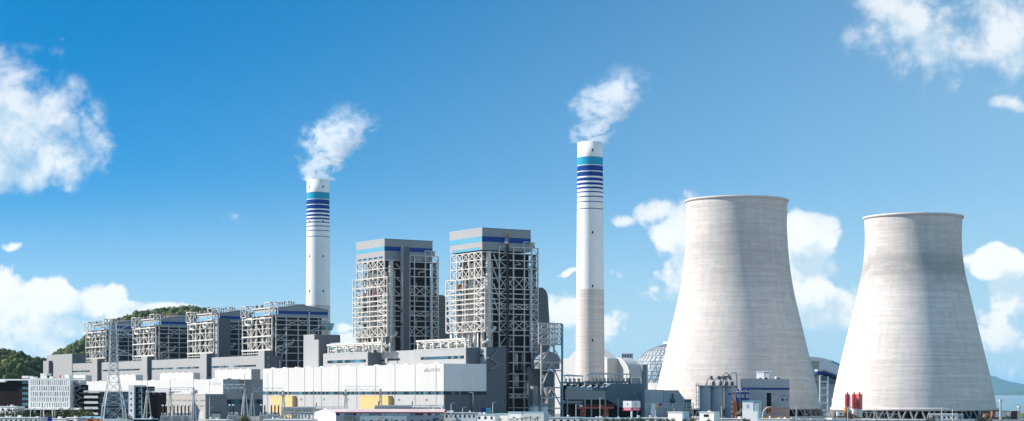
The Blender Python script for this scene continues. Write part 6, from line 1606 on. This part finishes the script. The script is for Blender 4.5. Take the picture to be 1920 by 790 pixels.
def shed(px0, px1, Y, top, lab, wall=None, roof=None, ang=-22, side=None, wins=0, over=.25, grp=None, apex=0, cat='shed'):
    if cat == 'hut': ang = -40
    elif ang == -22 and px1-px0 < 60: ang = -30
    dp = 5 if ang < -25 else 8
    fr = Frame(px0, Y, R(ang)); t = fthing('low_shed', lab, cat, fr, grp); x1 = fr.tx(px1); z = fr.zz(top)
    wall = wall or wht; roof = roof or wht
    wl = box(t, 'wall', wall, 0, x1, 0, dp, 0, z)
    if apex: prism(t, 'roof', roof, [(-over,z),(x1*.5,z+apex),(x1+over,z),(x1+over,z+.25),(x1*.5,z+apex+.25),(-over,z+.25)], 'y', -over, dp+over)
    else: box(t, 'roof', roof, -over, x1+over, -over, dp+over, z, z+.3)
    if side:
        x2 = fr.tx(side[0]); box(t, 'side_wall', side[1], x1, x2, .1, dp, 0, z-.02); box(t, 'side_roof', roof, x1+over, x2+over, -.1, dp+over, z, z+.28)
    for k in range(wins): a = x1*(k+.3)/wins; box(wl, 'window', glass_d, a, a+x1*.36/wins, -.06, .02, max(.3, z-2.2), z-.9)
    if x1 > 8:
        rf = t.children[1] if len(t.children) > 1 else t
        for k in range(int(x1/5)):
            xx = rnd(.5, x1-2); q = random.random()
            if q < .45: box(rf, 'roof_unit', random.choice((wht, wht2, galv, grey_r)), xx, xx+rnd(.7,1.8), 1, 2.4, z+.3, z+.3+rnd(.4,1.0))
            elif q < .75: drum(rf, 'roof_tank', random.choice((wht, galv, sky_roof)), xx, 1.6, z+.3, z+.3+rnd(.6,1.2), rnd(.4,.7))
            else: rod(rf, 'roof_vent', galv, (xx, 1, z+.3), (xx, 1, z+rnd(1.0,2.0)), .12)
    box(t, 'gutter', galv, 0, x1, -over-.1, -over, z-.05, z+.12)
    return t
shed(-20, 72, 880, 783.5, 'long low white shed at the bottom left edge', wall=wht2, wins=10)
shed(97, 124, 885, 786, 'low white shed right of the blue containers', wins=2)
shed(125, 144, 882, 783.8, 'small pale hut with one window left of the pale blue roofs', wall=pale_clad, wins=1, cat='hut')
shed(147, 164, 886, 785.2, 'orange walled shed with pale blue ridge roof, left of its twin', wall=orange_m, roof=sky_roof, apex=.9)
shed(165, 182, 886, 785.4, 'orange walled shed with pale blue ridge roof beside the pylon foot', wall=orange_m, roof=sky_roof, apex=.9)
shed(196, 236, 882, 787, 'low shed with pale teal roof below the transmission tower', roof=mat('teal_roof', (.25,.50,.50), .5), wins=4)
shed(250, 284, 884, 786.2, 'low shed with pale blue roof right of the transmission tower', wall=brown_gl, roof=sky_roof)
shed(386, 424, 890, 787.6, 'low cream wall below the dark side of the switch house', wall=wht2, cat='wall')
shed(494, 581, 878, 787.2, 'long low white shed left of the red roofed workshop', wall=wht, wins=0)
shed(833, 893, 878, 774.6, 'grey flat roofed annexe right of the red roofed workshop', wall=mat('annexe_grey', (.52,.55,.56), .6, amt=.05), roof=pale_clad, wins=7)
shed(893, 928, 872, 777.5, 'white shed with pale blue roof edge left of the largest white shed', wall=wht, roof=sky_roof, wins=3)
shed(929, 951.5, 876, 776.8, 'narrow white shed with pale blue roof between two other white sheds', wall=wht, roof=sky_roof)
shed(953.5, 978, 868, 773.6, 'tallest white shed with pale blue roof and shade-grey side before the boiler tower', wall=wht, roof=sky_roof, side=(1019.5, mat('shed_side_shade', (.46,.49,.50), .6, amt=.05)))  # side is white wall with shade painted in as grey
shed(1020, 1085, 888, 783.4, 'long low shed with white roof tanks below the hopper frame', wall=wht2, roof=sky_roof, wins=5)
shed(1085, 1190, 884, 784.6, 'long low shed with pale blue roof in front of the red gantry crane', wall=wht2, roof=sky_roof, wins=10)
shed(1191, 1275, 884, 784.4, 'low white roofed shed right of the billboard post', wall=wht2, roof=wht, wins=7)
shed(1252.5, 1279, 872, 773.5, 'plain white hut in front of the pump house', wall=wht, cat='hut', side=(1281, sky_roof))
shed(1311.5, 1338.5, 874, 773.5, 'plain white hut with a dark door sign in front of the concrete silos', wall=wht, cat='hut', wins=1)
shed(1282, 1310, 880, 785, 'low rusty roofed lean-to between two white huts', wall=wht2, roof=rust)
shed(1339, 1391, 880, 785.8, 'low white roofed shed in front of the batching plant', wall=grey_r, roof=wht, wins=5)
shed(1423, 1480, 884, 786.2, 'low white shed below the orange scaffold', wall=wht2, roof=wht, wins=4)
shed(0, 33, 955, 763, 'white flat roofed cabin left of the office podium', wall=wht, wins=3, cat='cabin')
def container(px, w, Y, top, lab, m):
    fr = Frame(px, Y, 0); s = Y/F; t = fthing('shipping_container', lab, 'container', fr, 'blue containers'); z = wz(top, Y)
    box(t, 'body', m, 0, w*s, 0, 2.5, .15, z)
    for k in range(9): box(t, 'corrugation', m, w*s*(k+.2)/9, w*s*(k+.6)/9, -.08, 0, .3, z-.2)
    box(t, 'top_rail', m, -.05, w*s+.05, -.1, 2.6, z, z+.12)
container(72, 13, 876, 782.5, 'royal blue container, left one of two at the bottom left', tarp)
container(86, 10, 876, 782.8, 'royal blue container, right one of two at the bottom left', tarp)
# lamp posts
def lamp(px, Y, top, lab, arm=1):
    fr = Frame(px, Y, 0); t = fthing('lamp_post', lab, 'lamp post', fr, 'thin white lamp posts'); z = wz(top, Y)
    rod(t, 'pole', wht2, (0, 0, 0), (0, 0, z), .15); ar = bar(t, 'arm', wht2, (0, 0, z), (arm*1.5, 0, z+.3), .12); box(ar, 'lantern', galv, min(arm*.9, arm*1.9), max(arm*.9, arm*1.9), -.2, .2, z+.25, z+.45); drum(t, 'base', grey_r, 0, 0, 0, .6, .28)
for q in ((10,880,769,'lamp post in front of the dark glazed wing, leftmost'),(28,872,764,'lamp post between the left edge and the slit window facade'),(57,875,763,'lamp post at the left corner of the slit window facade'),(76.5,868,765,'lamp post in front of the blue containers'),(103,872,764,'lamp post in front of the right part of the slit windows'),
          (393,880,766,'lamp post in front of the dark switch house side'),(846,862,757,'lamp post in front of the dark hall end wall'),(867.5,860,765,'short lamp post beside the bent vent pipe'),(924,858,755,'lamp post in front of the dark stair wall'),(1080,862,759,'lamp post left of the red gantry crane'),(1229,862,770,'lamp post between billboard and white hut'),(1353,858,762,'lamp post in front of the concrete silos'),(1493,862,763,'lamp post in front of the cooling tower struts'),(1589.5,872,765,'lamp post in front of the leftmost red silo'),(1639,870,767,'lamp post right of the red silos'),(1766,872,764,'lamp post with round head behind the white site office'),(1560,1000,747,'lamp post on the gap between the cooling towers'),(1125,930,746,'lamp post right of the gantry crane middle'),(1786,874,768,'thin lamp post right of the site office windows')):
    lamp(*q)
def masts():
    for p, Y, top, lab in ((502,920,700,'tall thin lightning mast at the left corner of the white hall'),(588,925,688,'tall thin lightning mast in front of the white hall between the yellow bays'),(393,925,707,'thin lightning mast in front of the far hall sign'),(266,890,704,'thin lightning mast right of the white pier')):
        fr = Frame(p, Y, 0); t = fthing('lightning_mast', lab, 'mast', fr, 'lightning masts'); z = wz(top, Y)
        rod(t, 'lower_tube', galv, (0,0,0), (0,0,z*.55), .17); rod(t, 'upper_tube', galv, (0,0,z*.55), (0,0,z), .09); drum(t, 'joint', dgrey_r, 0, 0, z*.54, z*.57, .24); drum(t, 'foot', grey_r, 0, 0, 0, .5, .5)
masts()
def curved_lamp():
    Y = 868; fr = Frame(1430, Y, 0); t = fthing('curved_lamp_post', 'white lamp post with curved arm in front of the orange scaffold', 'lamp post', fr); z = wz(763, Y); s = Y/F
    tube(t, 'pole', wht, [(0,0,0),(0,0,z*.55),(2*s,0,z*.8),(8*s,0,z*.97),(16*s,0,z)], .2); box(t, 'lantern', wht2, 15*s, 18*s, -.2, .2, z-.1, z+.15); drum(t, 'foot', grey_r, 0, 0, 0, .5, .4)
curved_lamp()

# ================================================================== trees and shrubs
def leaf_ball_mesh(name, m, n, squash, seed, size=.11):
    g = np.random.default_rng(seed); d = g.normal(size=(n,3)); d /= np.linalg.norm(d, axis=1)[:,None]
    lob = 1+.28*np.sin(d[:,0]*4+seed)+.22*np.sin(d[:,1]*5+seed*2)+.2*np.sin(d[:,2]*6+seed)
    P = d*(lob*(.35+.65*g.random(n)**.4))[:,None]; P[:,2] = P[:,2]*squash
    V, Fc = leaf_tris(P, d, size)
    return raw_mesh(name, V, Fc, m)
CROWNS = [leaf_ball_mesh('crown', leaf_a, 900, .85, 1), leaf_ball_mesh('crown', leaf_b, 800, .8, 2), leaf_ball_mesh('crown', leaf_c, 900, .9, 3)]
TRUNK = None
def tree(px, Y, top, r, kind, lab, name='tree', cat='tree', grp=None):
    z = wz(top, Y); t = thing(name, lab, cat, (wx(px, Y), Y, 0), rnd(0, 6), grp)
    lathe(t, 'trunk', bark, [(.22,0),(.16,max(.4, z-r*1.2)),(.05,z-r*.5)], 7)
    for k in range(3): a = k*2.1; bar(t, 'limb', bark, (0,0,max(.3,z-r*1.5)), (r*.5*math.cos(a), r*.5*math.sin(a), z-r*.7), .1)
    put('crown', CROWNS[kind], t, Matrix.Translation((0,0,z-r*.85)) @ Matrix.Diagonal((r*rnd(.9,1.15), r*rnd(.9,1.15), r, 1)))
    return t
def palm(px, Y, top, lab):
    z = wz(top, Y); t = thing('young_palm', lab, 'palm', (wx(px, Y), Y, 0), rnd(0, 6), 'young palms before the white sheds')
    lathe(t, 'trunk', bark, [(.20,0),(.13,z-.9),(.10,z-.6)], 7)
    V = []; Fc = []
    for k in range(13):
        a = k*2*math.pi/13+rnd(-.2,.2); ln = rnd(1.0,1.6); up = rnd(.2,1.0); w = .2
        o = len(V); c, s_ = math.cos(a), math.sin(a)
        for f0 in (0, .35, .7, 1):
            rr_ = ln*f0; zz = z-.6+up*f0*1.6-1.3*f0*f0; ww = w*(1-f0*.8)
            V += [(rr_*c-s_*ww, rr_*s_+c*ww, zz-.1), (rr_*c+s_*ww, rr_*s_-c*ww, zz-.1), (rr_*c, rr_*s_, zz)]
        for q in range(3): b = o+q*3; Fc += [(b, b+2, b+5, b+3), (b+2, b+1, b+4, b+5)]
    mesh(t, 'fronds', leaf_b if random.random() < .5 else leaf_a, V, Fc)
for i, (p, y) in enumerate(((646,783),(655,782.5),(664,784),(716,781),(725,784),(734,785),(938,784),(958,784.5),(964,781),(970,784),(978,782.5),(986,781),(995,780.5),(1004,784),(1008,780.5))):
    palm(p, 855, y, 'small yellow green palm, number %s from the left before the white sheds' % ['one','two','three','four','five','six','seven','eight','nine','ten','eleven','twelve','thirteen','fourteen','fifteen'][i])
for i, (p, y, r, k) in enumerate(((5,772,2.6,0),(16,770,2.8,2),(30,769,2.6,0),(42,768,2.8,1),(52,771,2.4,2),(64,770,2.6,0),(90,774,2.0,1),(114,768,3.0,0),(124,770,2.4,2),(135,767,3.0,0),(143,771,2.6,1),(151,769,2.8,0),(165,769,2.6,1),(176,778,1.8,0),(236,779,2.4,1),(244,781,1.8,0),(456,779,2.2,1),(462,781,2.0,0))):
    tree(p, 905+rnd(-6,6), y, r, k, 'broadleaf tree below the left buildings, %s from the left' % ['first','second','third','fourth','fifth','sixth','seventh','eighth','ninth','tenth','eleventh','twelfth','thirteenth','fourteenth','fifteenth','sixteenth','seventeenth','eighteenth'][i], grp='trees below the left buildings')
for i, p in enumerate((1137,1150,1157,1168,1176,1187,1198,1205,1222,1238,1252,1262,1284,1296,1300)):
    tree(p, 858, 785+rnd(-.6,1.0), rnd(1.1,1.6), (2,0,1)[i % 3], 'rounded shrub on the bottom edge between billboard and white huts, %s from the left' % ['first','second','third','fourth','fifth','sixth','seventh','eighth','ninth','tenth','eleventh','twelfth','thirteenth','fourteenth','fifteenth'][i], 'shrub', 'shrub', 'shrubs on the bottom edge')
for i, (p, y, r, k) in enumerate(((1845,784,4.2,2),(1835,786.5,2.6,2),(1744,785.5,2.8,2),(1397,785,1.2,0),(1403,786,1.0,1),(1329,786,1.2,0),(1874,766,1.0,0))):
    tree(p, 862 if i < 6 else 1150, y, r, k, ['large dark bush at the foot of the right cooling tower','smaller dark bush touching the large one on its left','dark bush left of the white site office','small shrub left of the kiosk base','tiny pale shrub right of the one at the kiosk base','small shrub below the hut with door sign','small tree on the shore right of the right cooling tower'][i], 'shrub', 'shrub', 'shrubs in the right yard')
for p, y in ((826, 785), (829, 787), (851, 787)):
    palm(p, 858, y, {826:'small palm at the right end of the red roofed workshop, left one',829:'small palm at the right end of the red roofed workshop, right one',851:'small palm in front of the grey annexe'}[p])

# ================================================================== haze
def haze():
    m = bpy.data.materials.new('thin_sea_haze'); m.use_nodes = True; nt = m.node_tree; nt.nodes.clear()
    pv = nt.nodes.new('ShaderNodeVolumePrincipled'); pv.inputs['Color'].default_value = (.42,.76,1,1); pv.inputs['Density'].default_value = 1.5e-5; pv.inputs['Anisotropy'].default_value = .2
    out = nt.nodes.new('ShaderNodeOutputMaterial'); nt.links.new(pv.outputs[0], out.inputs['Volume'])
    x0, x1, y0, y1, z0, z1 = -61000, 61000, -2100, 91000, -5.5, 640
    v = [(x,y,z) for z in (z0,z1) for y in (y0,y1) for x in (x0,x1)]
    o = mesh(None, 'haze', m, v, [(0,2,3,1),(4,5,7,6),(0,1,5,4),(2,6,7,3),(0,4,6,2),(1,3,7,5)]); o['kind'] = 'stuff'; o['label'] = 'thin pale blue sea haze over the whole plant'; o['category'] = 'haze'
if USE_HAZE: haze()
